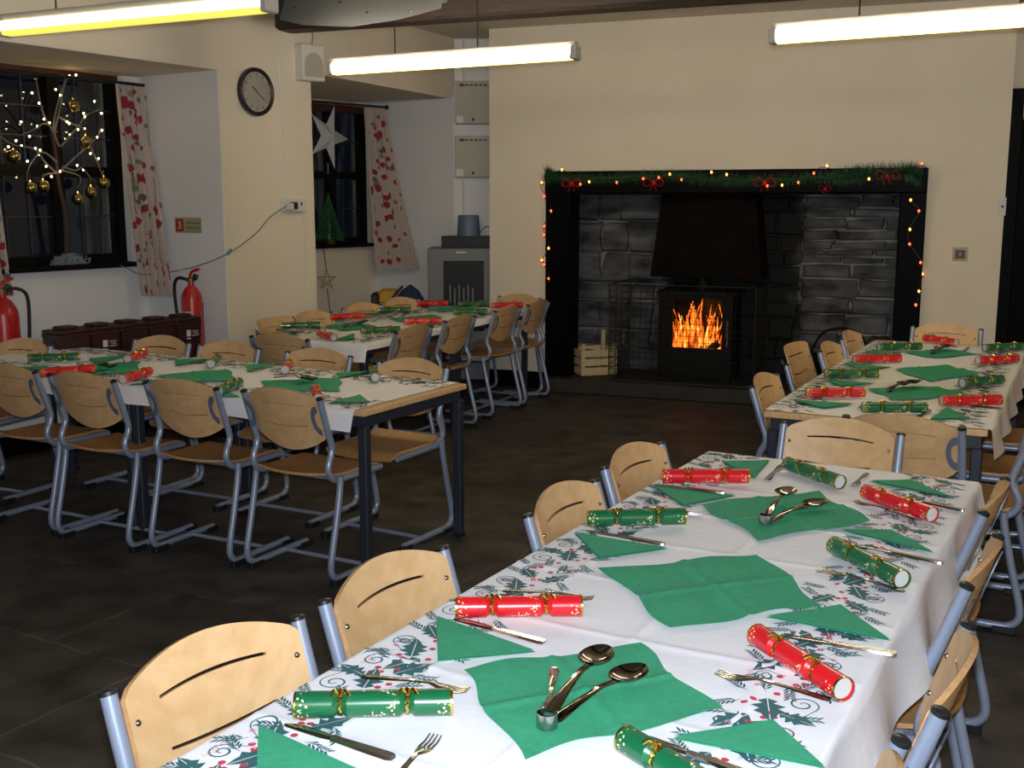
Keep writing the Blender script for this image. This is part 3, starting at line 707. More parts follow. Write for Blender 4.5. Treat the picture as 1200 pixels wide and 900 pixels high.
def motif(rs):
    """about 0.40 long (x) and 0.15 wide (y), y=0 is the inner side"""
    o = []
    o += holly(0.045, 0.07, 0.085, 0.35) + holly(0.12, 0.060, 0.080, -0.55) + holly(0.20, 0.055, 0.078, 2.7) + holly(0.20, 0.075, 0.082, 0.45) + holly(0.28, 0.05, 0.074, -0.5) + holly(0.30, 0.085, 0.070, 0.8) + holly(0.09, 0.105, 0.065, 1.3)
    o += spiral(0.040, 0.130, 0.028, 1.2) + spiral(0.26, 0.128, 0.026, 2.6, fl=-1) + spiral(0.155, 0.125, 0.023, 0.3) + spiral(0.36, 0.040, 0.021, 3) + spiral(0.16, 0.025, 0.015, 2)
    for x, y, a in ((0.02, 0.06, 3.4), (0.12, 0.03, -1.2), (0.17, 0.10, 1.1), (0.24, 0.03, -1.7), (0.27, 0.09, 1.9), (0.35, 0.035, -0.6), (0.38, 0.09, 0.3), (0.03, 0.03, -2.2), (0.10, 0.12, 1.9), (0.32, 0.12, 1.2), (0.21, 0.12, 2.2), (0.07, 0.03, -0.8), (0.00, 0.10, 2.6), (0.37, 0.13, 0.9), (0.30, 0.02, -2.4)):
        o += sprig(x, y, 0.055, a)
    for x, y in ((0.095, 0.09), (0.108, 0.100), (0.117, 0.085), (0.185, 0.085), (0.195, 0.099), (0.205, 0.040), (0.285, 0.075), (0.299, 0.084), (0.292, 0.062), (0.06, 0.05), (0.35, 0.065), (0.14, 0.065), (0.24, 0.108), (0.25, 0.06), (0.02, 0.08), (0.37, 0.10), (0.36, 0.112), (0.13, 0.10), (0.08, 0.04)):
        o += disc(x, y, 0.0066, M_pred)
        o += disc(x + 0.0018, y + 0.001, 0.0024, M_cloth, 5)
    for x, y in ((0.02, 0.10), (0.36, 0.12), (0.16, 0.035), (0.23, 0.13), (0.005, 0.04)):
        st = [(0.009 * (1 if k % 2 == 0 else 0.4) * math.cos(PI * k / 5), 0.009 * (1 if k % 2 == 0 else 0.4) * math.sin(PI * k / 5)) for k in range(10)]
        o += [(xf(st, x, y, 0.3), M_pink)]
    for bx, by, a in ((0.13, 0.135, 0.15), (0.33, 0.015, -0.1)):      # pink handwriting squiggle
        pts = [(0.0022 * k, 0.006 * math.sin(k * 1.3) + 0.003 * math.sin(k * 0.5)) for k in range(26)]
        o += [(xf(q, bx, by, a), M_pink) for q in ribbon(pts, 0.0009)]
    return o
def make_cloth(label, O, ang, u0, u1, W, left, right, uend, ustart, seed, res=0.02, detail=True, creases=0.30):
    """cloth on a table frame (x length, y negative across). left/right/uend/ustart = overhang drops"""
    rs = random.Random(seed)
    ph = [rs.uniform(0, 6) for _ in range(6)]
    cu = [u0 + creases * (k + 0.4) for k in range(int((u1 - u0) / creases) + 1)]; cv = [-W * 0.18, -W * 0.5, -W * 0.82]
    def pos(a, b, off=0.0):
        """a along (may exceed [u0,u1]), b across (>0 = left overhang, <-W = right overhang)"""
        z = TZ + 0.0030
        wa = 0.006 * math.sin(b * 7 + ph[3]); wb = 0.006 * math.sin(a * 5 + ph[4])
        z += 0.0036 * max(math.exp(-abs(a - q + wa) / 0.008) for q in cu) + 0.0034 * max(math.exp(-abs(b - q + wb) / 0.008) for q in cv)
        z += 0.0011 * math.sin(a * 9 + ph[0]) * math.sin(b * 11 + ph[1])
        x, y = a, b; dx = dy = 0
        ox = (a - u1) if a > u1 else ((u0 - a) if a < u0 else 0); oy = b if b > 0 else ((-W - b) if b < -W else 0)
        r = 0.02
        if ox > 0 or oy > 0:
            e = math.hypot(ox, oy) if (ox > 0 and oy > 0) else max(ox, oy)
            drop = e - 0.010 if e > 0.03 else e * e / 0.05
            fl = 0.006 + 0.22 * e + 0.014 * e / 0.15 * math.sin((a * 14 if oy > 0 else b * 14) + ph[2])
            if e < 0.02: fl = e * 0.4
            if oy > 0: 
                y = (fl * (oy / e if ox > 0 else 1)) if b > 0 else -W - fl * (oy / e if ox > 0 else 1)
            if ox > 0:
                x = u1 + fl * (ox / e) if a > u1 else u0 - fl * (ox / e)
            z = TZ + 0.003 - drop
            return Vector((x, y, z)) + Vector(((1 if a > u1 else -1) * off * (ox > 0), (1 if b > 0 else -1) * off * (oy > 0), off * 0.6))
        return Vector((x, y, z + off))
    A0 = u0 - ustart; A1 = u1 + uend; B0 = left; B1 = -W - right
    nu = int((A1 - A0) / res); nv = int((B0 - B1) / res)
    m = MB(); m.grid(lambda u, v: pos(A0 + (A1 - A0) * u, B1 + (B0 - B1) * v), nu, nv, M_cloth)
    band = 0.055
    x = u0 + 0.04
    while x < u1 - 0.05:
        for side in (0, 1):
            for pl, mt in motif(rs):
                if not detail and len(pl) == 5: continue
                q = []
                for px_, py_ in pl:
                    yy = 0.20 - py_
                    a = x + px_ if side == 0 else x + 0.40 - px_
                    b = -yy + 0.03 if side == 0 else -W + yy + 0.03 - 0.06 + 0.03
                    q.append((a, b))
                if max(p[0] for p in q) > A1 - 0.005: continue
                V = [pos(a, b, 0.0010) for a, b in q]
                f = list(range(len(V)))
                n_ = (V[1] - V[0]).cross(V[2] - V[0])
                area = sum(q[i][0] * q[(i + 1) % len(q)][1] - q[(i + 1) % len(q)][0] * q[i][1] for i in range(len(q)))
                if area < 0: f = f[::-1]
                m.add(V, [f], mt)
        x += 0.40
    o = m.build('tablecloth', loc=(O.x, O.y, 0), rz=R(ang), smooth=60); return tag(o, label, 'tablecloth')
make_cloth('white holly-bordered paper cloth spread over the foreground table', fgNL, 60.6, -0.02, 2.955, 0.86, 0.03, 0.17, 0.10, 0.03, 3, 0.0075)
make_cloth('white holly-bordered paper cloth on the right-hand table', rtNL, 62.5, 0.02, 2.62, 0.855, 0.06, 0.13, 0.05, 0.0, 5, 0.015, False)
make_cloth('white holly-bordered cloth on left-hand table, hanging towards the near chairs', ltNL + dirv(LTANG - 90) * 0.80, LTANG + 180, 0.0, 2.755, 0.802, 0.02, 0.10, 0.0, 0.05, 9, 0.015, False)
make_cloth('white holly-bordered cloth on the far back-left table', btNL, 65.0, 0.0, 2.42, 0.80, 0.03, 0.05, 0.02, 0.12, 11, 0.02, False)

# ================================================================== TABLEWARE
TC = TZ + 0.0082
def napkin_tri(a, b, c, label, group=None, z=TC):
    """folded triangular paper napkin, corners as world points"""
    a, b, c = Vector(a), Vector(b), Vector(c); o = (a + b + c) / 3; o.z = z
    rs = random.Random(int(abs(a.x * 997 + a.y * 331)))
    m = MB()
    for l in range(2):
        k = 1 - 0.03 * l
        def fn(u, v, l=l, k=k):
            p = a.lerp(b, u).lerp(c, v); p = (p - o) * k; zz = 0.0006 + l * 0.0022 + 0.002 * (math.sin(u * 5 + l) * 0.5 + 0.5) * (1 - v) + 0.0015 * v
            return Vector((p.x, p.y, zz + (0.0015 if l else 0)))
        m.grid(fn, 10, 8, M_napkin, thick=0.0006 if ((b - a).cross(c - a)).z > 0 else -0.0006)
    ob = m.build('folded_napkin', loc=o, smooth=60); return tag(ob, label, 'napkin', group)
def napkin_open(c4, label, group=None, z=TC):
    """opened square napkin, four corners in order, with cross folds"""
    P = [Vector(p) for p in c4]; o = sum(P, Vector()) / 4; o.z = z
    def fn(u, v):
        p = P[0].lerp(P[1], u).lerp(P[3].lerp(P[2], u), v) - o
        bx = 0.010 * math.sin(u * 9 + P[0].x * 9) * (abs(v - .5) * 2) ** 3; by = 0.010 * math.sin(v * 8 + P[0].y * 7) * (abs(u - .5) * 2) ** 3
        zz = 0.001 + 0.004 * math.exp(-((u - 0.5) / 0.025) ** 2) + 0.004 * math.exp(-((v - 0.5) / 0.025) ** 2) + 0.0022 * (math.sin(u * 7) ** 2 + math.sin(v * 6 + 1) ** 2)
        return Vector((p.x + by, p.y + bx, zz))
    m = MB(); cw = ((P[1] - P[0]).cross(P[3] - P[0])).z > 0
    m.grid(fn, 40, 40, M_napkin, thick=0.0006 if cw else -0.0006)
    return tag(m.build('open_napkin', loc=o, smooth=60), label, 'napkin', group)
def strip(m, secs, mt, th=0.0018):
    """secs: (x, y, halfwidth, z)"""
    vs = []; fs = []
    for x, y, h, z in secs: vs += [(x, y - h, z), (x, y + h, z), (x, y + h * 0.8, z + th), (x, y - h * 0.8, z + th)]
    for i in range(len(secs) - 1):
        a = i * 4; b = a + 4
        for k in range(4): fs.append([a + k, b + k, b + (k + 1) % 4, a + (k + 1) % 4])
    fs.append([0, 1, 2, 3]); n = (len(secs) - 1) * 4; fs.append([n + 3, n + 2, n + 1, n]); m.add(vs, fs, mt)
def make_fork():
    m = MB(); strip(m, [(-0.100, 0, 0.005, 0.001), (-0.09, 0, 0.010, 0.001), (-0.05, 0, 0.0075, 0.004), (0.0, 0, 0.0045, 0.008), (0.03, 0, 0.004, 0.009), (0.045, 0, 0.009, 0.006), (0.056, 0, 0.0125, 0.004), (0.064, 0, 0.0128, 0.003)], M_steel)
    for y in (-0.0105, -0.0035, 0.0035, 0.0105): strip(m, [(0.062, y, 0.0024, 0.003), (0.085, y, 0.0018, 0.002), (0.104, y * 0.95, 0.0009, 0.006)], M_steel, 0.0014)
    return m.build('fork', smooth=50)
def make_knife():
    m = MB(); strip(m, [(-0.108, 0, 0.006, 0.001), (-0.10, 0, 0.0098, 0.001), (-0.05, 0, 0.0085, 0.001), (0.0, 0, 0.0060, 0.001), (0.012, 0, 0.0055, 0.001)], M_steel, 0.005)
    strip(m, [(0.010, 0, 0.0060, 0.002), (0.03, -0.001, 0.0095, 0.002), (0.08, -0.001, 0.0098, 0.002), (0.100, 0.002, 0.0062, 0.002), (0.108, 0.004, 0.002, 0.002)], M_steel, 0.0015)
    return m.build('table_knife', smooth=50)
def make_spoon():
    m = MB(); strip(m, [(-0.135, 0, 0.006, 0.001), (-0.12, 0, 0.013, 0.001), (-0.06, 0, 0.008, 0.010), (0.0, 0, 0.0050, 0.016), (0.035, 0, 0.005, 0.013), (0.045, 0, 0.009, 0.012)], M_spoonsteel, 0.0025)
    def fn(u, v):
        a = 2 * PI * u; r = v
        return Vector((0.082 + 0.044 * r * math.cos(a), 0.030 * r * math.sin(a) * (1 - 0.12 * math.cos(a)), 0.0025 + 0.0135 * r * r))
    m.grid(fn, 28, 8, M_spoonsteel, thick=0.0012)
    return m.build('serving_spoon', smooth=60)
FORK = make_fork(); KNIFE = make_knife(); SPOON = make_spoon(); USED = set()
def lay(proto, p, q, label, cat, group, z=TC, lift=0.0):
    """lay a utensil from handle end p to tip q (world points)"""
    o = proto if proto.name not in USED else proto.copy()
    if proto.name in USED: COL.objects.link(o)
    USED.add(proto.name)
    p, q = Vector(p), Vector(q); c = (p + q) / 2; o.location = (c.x, c.y, z + lift); o.rotation_euler = (0, 0, math.atan2(q.y - p.y, q.x - p.x))
    return tag(o, label, cat, group)
def make_cracker(fo, nm):
    root = empty('christmas_cracker'); Rr = 0.0218
    def prof(t):
        x = abs(t)
        if x < 0.043: return Rr
        if x < 0.052: return Rr - (x - 0.043) / 0.009 * 0.008
        if x < 0.058: return Rr - 0.008
        if x < 0.067: return Rr - 0.008 + (x - 0.058) / 0.009 * 0.008
        return Rr
    xs = [-0.129, -0.124, -0.11, -0.09, -0.067, -0.062, -0.058, -0.052, -0.048, -0.043, -0.02, 0, 0.02, 0.043, 0.048, 0.052, 0.058, 0.062, 0.067, 0.09, 0.11, 0.124, 0.129]
    Mx = Matrix.Rotation(PI / 2, 4, 'Y'); vs = []; seg = 28
    pr = [(prof(x), x) for x in xs]
    pr = [(Rr - 0.0015, xs[0] + 0.02)] + [(Rr - 0.0015, xs[0])] + pr + [(Rr - 0.0015, xs[-1])] + [(Rr - 0.0015, xs[-1] - 0.02)]
    m = MB(); m.lathe(pr, fo, seg, Matrix.Translation((0, 0, Rr)) @ Mx)
    m.build('wrapper', root, smooth=35)
    for s in (-1, 1):
        m = MB(); T = Matrix.Translation((s * 0.1275, 0, Rr)) @ Mx;
        k = 16; v = []
        for r, x in ((Rr + 0.0004, -0.002), (Rr + 0.0004, 0.002), (Rr - 0.001, 0.002)):
            for i in range(seg): a = 2 * PI * i / seg; v.append((s * 0.1275 + x, r * math.cos(a), Rr + r * math.sin(a)))
        m.add(v, [[q * seg + i, q * seg + (i + 1) % seg, (q + 1) * seg + (i + 1) % seg, (q + 1) * seg + i] for q in range(2) for i in range(seg)], M_gold); m.build('gold_rim', root, smooth=40)
        m = MB(); m.lathe([(Rr - 0.0022, 0.0), (Rr - 0.003, 0.0012)], M_card, 20, Matrix.Translation((s * 0.124, 0, Rr)) @ Mx); m.build('end_card', root)
        m = MB()
        ring = [(s * 0.055 + 0.0015 * math.sin(3 * i), (Rr - 0.0065) * math.cos(2 * PI * i / 16), Rr + (Rr - 0.0065) * math.sin(2 * PI * i / 16)) for i in range(17)]
        m.tube(ring, 0.0032, M_gold, 6, cap=False)
        for a, ln in ((0.6, 0.030), (-0.6, 0.026), (0.1, 0.016)):
            p0 = Vector((s * 0.055, -0.004, 2 * Rr - 0.004)); m.tube([p0, p0 + Vector((math.sin(a) * ln * 0.6, -0.004, 0.010)), p0 + Vector((math.sin(a) * ln, -0.014, 0.004))], 0.0028, M_gold, 5, 3)
        m.ball((s * 0.055, 0.0, 2 * Rr + 0.001), 0.0048, M_gold, 10)
        m.build('gold_tie', root, smooth=50)
    return root
CR = {'red': [make_cracker(M_fred, 'red'), False], 'green': [make_cracker(M_fgreen, 'green'), False]}
def cracker(col, p, q, label, group, lift=0.0, roll=0):
    e = CR[col]; o = e[0] if not e[1] else copy_tree(e[0]); e[1] = True
    p, q = Vector(p), Vector(q); c = (p + q) / 2; o.location = (c.x, c.y, TC + lift); o.rotation_euler = (0, 0, math.atan2(q.y - p.y, q.x - p.x))
    return tag(o, label, 'christmas cracker', group)
def P(px, py, z=TC): return at(px, py, z)
ZR = TC + 0.022
def crp(col, a, b, label, group, lift=0.0): return cracker(col, P(*a, ZR), P(*b, ZR), label, group, lift)

# --- foreground table
g = 'crackers on the foreground table'
crp('green', (347, 828), (529, 824), 'green foil cracker with gold ties, nearest on left of foreground table', g, 0.003)
crp('red', (533, 713), (683, 711), 'red foil cracker with gold dots, left side of foreground table', g, 0.003)
crp('green', (687, 609), (805, 606), 'green foil cracker by the third left chair of foreground table', g, 0.003)
crp('red', (774, 559), (880, 559), 'red foil cracker at the far left corner of foreground table', g, 0.003)
crp('green', (920, 542), (988, 566), 'green foil cracker at the far end of foreground table, facing the end chair', g)
crp('red', (1012, 575), (1096, 604), 'red foil cracker at the far right corner of foreground table', g)
crp('green', (972, 636), (1064, 682), 'green foil cracker on right side of foreground table, above a fork', g)
crp('red', (886, 743), (990, 808), 'red foil cracker lying diagonally on right side of foreground table', g)
crp('green', (757, 880), (850, 935), 'green foil cracker cut off by the bottom edge', g)
g = 'triangular napkins on the foreground table'
TR = [((303, 852), (300, 925), (428, 908), 'bottom left corner of foreground table, under a knife'), ((511, 724), (513, 775), (628, 765), 'under a knife, below the left red cracker'),
      ((673, 626), (702, 655), (783, 644), 'below the left green cracker, by the third chair'), ((764, 570), (800, 593), (863, 582), 'below the far left red cracker'),
      ((845, 542), (902, 540), (884, 561), 'behind the far left red cracker'), ((1018, 565), (1066, 563), (1116, 584), 'behind the far right red cracker'),
      ((985, 622), (1044, 622), (1095, 649), 'behind the right green cracker'), ((898, 724), (985, 710), (1044, 752), 'behind the diagonal right red cracker'), ((788, 866), (906, 845), (968, 902), 'bottom right of foreground table')]
for a, b, c, lb in TR: napkin_tri(P(*a), P(*b), P(*c), 'green paper napkin folded in a triangle, ' + lb, g)
g = 'opened napkins down the middle of the foreground table'
napkin_open([P(540, 784), P(748, 757), P(843, 833), P(610, 888)], 'opened green napkin under the nearer set of serving spoons', g)
napkin_open([P(706, 668), P(890, 650), P(963, 709), P(787, 738)], 'opened green napkin lying empty in the middle of the foreground table', g)
napkin_open([P(818, 591), P(957, 577), P(1024, 612), P(890, 633)], 'opened green napkin under the farther set of serving spoons', g)
g = 'cutlery on the foreground table'
nz = TC + 0.0075
for a, b, lb, lf in (((468, 897), (330, 852), 'on the bottom left napkin', .0068), ((641, 759), (530, 729), 'on the napkin below the left red cracker', .0068), ((782, 643), (684, 625), 'on the napkin below the left green cracker', .0068),
                 ((846, 581), (770, 571), 'on the napkin below the far left red cracker', .0068), ((896, 566), (918, 543), 'left of the end green cracker', 0.0), ((1117, 597), (1056, 584), 'between the far right napkin and red cracker', .0),
                 ((1094, 659), (1010, 641), 'beside the right green cracker', .0), ((1036, 766), (928, 748), 'beside the diagonal red cracker', .0), ((850, 900), (778, 874), 'by the bottom right napkin', 0.0)):
    lay(KNIFE, P(*a), P(*b), 'steel table knife ' + lb, 'knife', g, TC, lf)
for a, b, lb in (((425, 793), (546, 812), 'tucked behind the nearest left green cracker'), ((585, 692), (697, 704), 'tucked behind the left red cracker'), ((735, 597), (826, 604), 'tucked behind the left green cracker by the third chair'),
                 ((455, 925), (497, 880), 'at the bottom edge, left of the spoons'), ((1016, 555), (1000, 572), 'right of the end green cracker'), ((1078, 611), (998, 588), 'in front of the far right red cracker'),
                 ((1072, 697), (952, 667), 'in front of the right green cracker'), ((985, 823), (832, 789), 'in front of the diagonal right red cracker')):
    lay(FORK, P(*a), P(*b), 'steel fork ' + lb, 'fork', g)
def server_set(ring, b1, b2, b3, who):
    zz = TC + 0.009
    r = P(*ring, TC + 0.012); m = MB(); k = 28; v = []
    for rr, z in ((0.0175, 0), (0.0175, 0.024), (0.0163, 0.024), (0.0163, 0)):
        for i in range(k): a = 2 * PI * i / k; v.append((rr * math.cos(a), rr * math.sin(a), z))
    m.add(v, [[q * k + i, q * k + (i + 1) % k, ((q + 1) % 4) * k + (i + 1) % k, ((q + 1) % 4) * k + i] for q in range(4) for i in range(k)], M_steel)
    o = m.build('steel_ring', loc=(r.x, r.y, zz), smooth=30); tag(o, 'short steel ring holding the spoon handles on the ' + who + ' open napkin', 'ring', 'serving rings')
    for b, lb in ((b1, 'left'), (b2, 'right')):
        q = P(*b, TC + 0.02); d = (q - r); d.z = 0; d.normalize(); s = r + d * 0.014
        lay(SPOON, s, s + d * 0.254, 'steel serving spoon with ' + lb + '-hand bowl on the ' + who + ' open napkin', 'spoon', 'serving spoons', TC, 0.030 if lb == 'left' else 0.012)
    q = P(*b3, TC); d = q - r; d.z = 0; d.normalize(); s = r + d * 0.018
    lay(FORK, s + d * 0.205, s, 'steel fork leaning beside the serving spoons on the ' + who + ' open napkin', 'fork', 'serving forks', TC, 0.010)
server_set((641, 849), (706, 775), (745, 788), (652, 775), 'nearer')
server_set((897, 612), (920, 586), (953, 592), (930, 604), 'farther')

# --- right-hand table
g = 'crackers on the right-hand table'
for col, a, b, lb in (('green', (1012, 478), (1085, 478), 'near end, left of the knife'), ('red', (946, 461), (1012, 460), 'near left corner, beside the nearest left chair'), ('green', (967, 438), (1029, 438), 'left side, second from near end'),
                      ('red', (1000, 421), (1056, 420), 'left side, third from near end'), ('green', (1028, 407), (1080, 406), 'left side, farthest'), ('red', (1083, 396), (1122, 402), 'far end, before the end chair'),
                      ('red', (1100, 470), (1175, 469), 'near right corner'), ('green', (1120, 450), (1180, 444), 'right side, second from near end'), ('red', (1141, 423), (1196, 420), 'right side, third from near end'), ('green', (1150, 408), (1202, 406), 'right side, farthest')):
    crp(col, a, b, col + ' foil cracker on right-hand table, ' + lb, g, 0.002)
g = 'triangular napkins on the right-hand table'
for a, b, c, lb in (((929, 470), (965, 479), (1001, 474), 'near left corner'), ((967, 446), (985, 453), (1026, 450), 'left side, between the red and green crackers'), ((988, 426), (1010, 434), (1046, 431), 'left side, behind the second green cracker'),
                    ((1012, 412), (1030, 416), (1060, 413), 'left side, farthest'), ((1110, 478), (1089, 492), (1135, 491), 'beside the near right red cracker'), ((1128, 432), (1112, 440), (1150, 442), 'right side, behind the green cracker')):
    napkin_tri(P(*a), P(*b), P(*c), 'green folded triangular napkin on right-hand table, ' + lb, g)
g = 'opened napkins on the right-hand table'
napkin_open([P(1018, 456), P(1098, 453), P(1140, 464), P(1048, 469)], 'opened green napkin under dark spoons near the front of right-hand table', g)
napkin_open([P(1046, 433), P(1107, 428), P(1150, 438), P(1090, 447)], 'opened diamond-shaped green napkin, empty, in the middle of right-hand table', g)
napkin_open([P(1058, 413), P(1110, 409), P(1146, 415), P(1095, 420)], 'opened green napkin under spoons at the far end of right-hand table', g)
def mini_set(pa, pb, pc, who, g):
    for i, (a, b) in enumerate(((pa, pb), (pa, pc))):
        s = P(*a); d = (P(*b, TC) - s); d.normalize()
        lay(SPOON, s, s + d * 0.254, ('left' if i == 0 else 'right') + '-hand dark steel serving spoon on ' + who, 'spoon', g, TC, 0.010 + 0.014 * i)
mini_set((1040, 462), (1066, 452), (1088, 453), 'the near open napkin of the right-hand table', 'serving spoons')
mini_set((1092, 417), (1106, 408), (1122, 409), 'the far open napkin of the right-hand table', 'serving spoons')
for a, b, lb in (((1075, 490), (1090, 481), 'at near end of right-hand table'), ((1165, 479), (1120, 474), 'by the near right red cracker'), ((1135, 407), (1128, 413), 'near the far end chair of right-hand table')):
    lay(KNIFE, P(*a), P(*b), 'steel table knife ' + lb, 'knife', 'cutlery on the right-hand table')
for a, b, lb in (((1022, 469), (1005, 482), 'left of the near end green cracker'), ((1165, 455), (1110, 458), 'between the right red and green crackers')):
    lay(FORK, P(*a), P(*b), 'steel fork ' + lb, 'fork', 'cutlery on the right-hand table')

# --- left-hand table
g = 'crackers on the left-hand table'
ltU = dirv(LTANG - 90)
def endon(col, px, py, lb, dd=None, flip=False):
    p = P(px, py, ZR); d = (dd or dirv(72)); cracker(col, p, p + d * 0.258, col + ' foil cracker on left-hand table, ' + lb, g, 0.002)
crp('green', (34, 420), (92, 418), 'green foil cracker on left-hand table, at its left end beside the rear chair', g, 0.002)
cracker('red', P(46, 438, ZR), P(46, 438, ZR) + dirv(38) * 0.27, 'red foil cracker on left-hand table, cut towards its left end', g, 0.002)
endon('red', 149, 421, 'rear side, in front of the brown caddies', dirv(88)); endon('red', 143, 445, 'front side, beside the dark spoons', dirv(80)); endon('green', 247, 427, 'rear side, third chair from right', dirv(97))
endon('green', 256, 459, 'front side, behind the second near chair', dirv(84)); endon('red', 334, 434, 'rear side, before the second rear chair', dirv(97)); endon('red', 374, 468, 'front side, behind the first near chair', dirv(104)); endon('green', 440, 443, 'rear side, nearest its right-hand end', dirv(100))
g = 'triangular napkins on the left-hand table'
for a, b, c, lb in (((18, 432), (55, 429), (60, 436), 'far left end'), ((104, 421), (155, 416), (112, 427), 'rear side before the caddies'), ((205, 422), (245, 421), (206, 429), 'rear side, third chair from right'),
                    ((290, 428), (328, 426), (290, 436), 'rear side, second chair from right'), ((394, 438), (434, 435), (396, 444), 'rear side, first chair from right'),
                    ((385, 473), (422, 463), (433, 472), 'front side, nearest its right-hand end'), ((232, 466), (262, 458), (282, 466), 'front side, behind the second near chair'), ((150, 452), (178, 446), (205, 450), 'front side, behind the third near chair')):
    napkin_tri(P(*a), P(*b), P(*c), 'green folded triangular napkin on left-hand table, ' + lb, g)
g = 'opened napkins on the left-hand table'
napkin_open([P(84, 440), P(112, 427), P(163, 424), P(162, 437)], 'opened green napkin under dark spoons at left of left-hand table', g)
napkin_open([P(184, 440), P(266, 433), P(280, 446), P(205, 449)], 'opened green napkin, empty, in the middle of left-hand table', g)
napkin_open([P(308, 447), P(398, 443), P(400, 458), P(307, 459)], 'opened green napkin under spoons at right of left-hand table', g)
mini_set((92, 431), (133, 434), (140, 438), 'the leftmost open napkin of the left-hand table', 'serving spoons')
mini_set((323, 445), (366, 449), (372, 453), 'the right open napkin of the left-hand table', 'serving spoons')
for a, b, lb in (((442, 433), (405, 446), 'beside the end green cracker of left-hand table'), ((325, 428), (290, 437), 'by the second rear chair of left-hand table'), ((20, 445), (52, 440), 'near the left end of left-hand table'), ((241, 424), (205, 430), 'by the third rear chair of left-hand table')):
    lay(KNIFE, P(*a), P(*b), 'steel table knife ' + lb, 'knife', 'cutlery on the left-hand table')
for a, b, lb in (((500, 448), (462, 443), 'at right end of left-hand table'), ((375, 434), (345, 438), 'right of the rear red cracker on left-hand table'), ((195, 418), (168, 424), 'right of the caddies-side red cracker'), ((430, 470), (402, 480), 'at the front right corner of left-hand table')):
    lay(FORK, P(*a), P(*b), 'steel fork ' + lb, 'fork', 'cutlery on the left-hand table')

# --- far table
g = 'crackers on the far table'
for col, a, b, lb in (('green', (330, 382), (376, 381), 'near left corner'), ('red', (385, 372), (427, 370), 'left side, second from near end'), ('green', (424, 388), (468, 386), 'near right, beside the first right chair'),
                      ('red', (474, 377), (517, 376), 'right side, second from near end'), ('green', (442, 364), (482, 363), 'left side, behind the red cracker'), ('red', (487, 356), (526, 355), 'left side, farthest'),
                      ('green', (532, 366), (570, 365), 'right side, third from near end'), ('red', (575, 358), (614, 357), 'right side, farthest, above the last two chairs'), ('green', (538, 357), (572, 356), 'middle of the far end')):
    crp(col, a, b, col + ' foil cracker on far table, ' + lb, g, 0.002)
pq = P(392, 396, ZR); cracker('red', pq, pq + dirv(120) * 0.27, 'red foil cracker pointing at the camera, near end of far table', g, 0.002)
g = 'triangular napkins on the far table'
for a, b, c, lb in (((320, 386), (360, 389), (340, 390), 'near left corner'), ((392, 399), (415, 391), (415, 398), 'near end, right of the red cracker'), ((425, 368), (460, 366), (440, 370), 'left side')):
    napkin_tri(P(*a), P(*b), P(*c), 'green folded triangular napkin on far table, ' + lb, g)
g = 'opened napkins on the far table'
napkin_open([P(380, 382), P(420, 378), P(445, 384), P(400, 388)], 'opened green napkin near the front of the far table', g)
napkin_open([P(455, 374), P(505, 369), P(520, 372), P(468, 377)], 'opened green napkin in the middle of the far table', g)
napkin_open([P(500, 363), P(545, 359), P(560, 362), P(520, 366)], 'opened green napkin at far end of the far table', g)
mini_set((402, 386), (432, 380), (446, 380), 'the near open napkin of the far table', 'serving spoons')

# ================================================================== FLUORESCENT LIGHTS
def strip_light(label, L, Rr, zb, wires, dm=None):
    d = (Rr - L); ln = d.length; root = empty('fluorescent_light', (L.x, L.y, 0), math.atan2(d.y, d.x)); tag(root, label, 'light fitting', 'hanging fluorescent lights')
    m = MB(); m.box((ln / 2, 0, zb + 0.075), (ln - 0.02, 0.050, 0.035), M_offwhite, bev=0.004); m.build('housing', root)
    m = MB(); vs = []; pr = [(-0.032, 0.060), (-0.037, 0.045), (-0.036, 0.018), (-0.026, 0.001), (0.026, 0.001), (0.036, 0.018), (0.037, 0.045), (0.032, 0.060)]
    for x in (0.035, ln - 0.035): vs += [(x, y, zb + z) for y, z in pr]
    m.add(vs, [[7, 6, 5, 4, 3, 2, 1, 0], list(range(8, 16))] + [[i, (i + 1) % 8, 8 + (i + 1) % 8, 8 + i] for i in (0, 1, 5, 6, 7)], dm or M_diff)
    m.add(vs, [[i, (i + 1) % 8, 8 + (i + 1) % 8, 8 + i] for i in (2, 3, 4)], M_diff_lowdim if dm else M_diff_low); m.build('diffuser', root)
    for x in (0.018, ln - 0.018):
        m = MB(); m.box((x, 0, zb + 0.032), (0.036, 0.084, 0.068), M_offwhite, bev=0.006); m.build('end_cap', root)
    for x in wires:
        m = MB(); m.tube([(x, 0, zb + 0.09), (x, 0, ZC)], 0.004, M_cap, 6); m.box((x, 0, ZC - 0.012), (0.06, 0.06, 0.02), M_offwhite); m.build('suspension_wire', root)
def lp(px, py, z): v = at(px, py, z); v.z = 0; return v
strip_light('lit fluorescent fitting hanging at top left above the big window', lp(2, 40, 2.35), lp(320, 11, 2.35), 2.34, (0.35, 1.15), M_diff_dim)
strip_light('lit fluorescent fitting hanging in the middle, left of the fireplace wall', lp(387, 86, 2.33), lp(678, 67, 2.33), 2.32, (0.45, 0.98))
L3 = lp(903, 49, 2.33); strip_light('lit fluorescent fitting hanging at top right above the fireplace', L3, L3 + (lp(1200, 28, 2.33) - L3).normalized() * 1.5, 2.32, (0.40, 1.1))
for i, (x, y) in enumerate(((3.4, 0.6), (-1.2, -1.6), (2.0, -2.2))):  # unseen fittings, added to raise the fill light from outside the view
    a = Vector((x - 0.7, y + 0.27, 0)); strip_light('added unseen fluorescent fitting ' + ('right of the camera', 'behind the camera at left', 'behind the camera at right')[i], a, a + dirv(-21.5) * 1.5, 2.32, (0.4, 1.1))

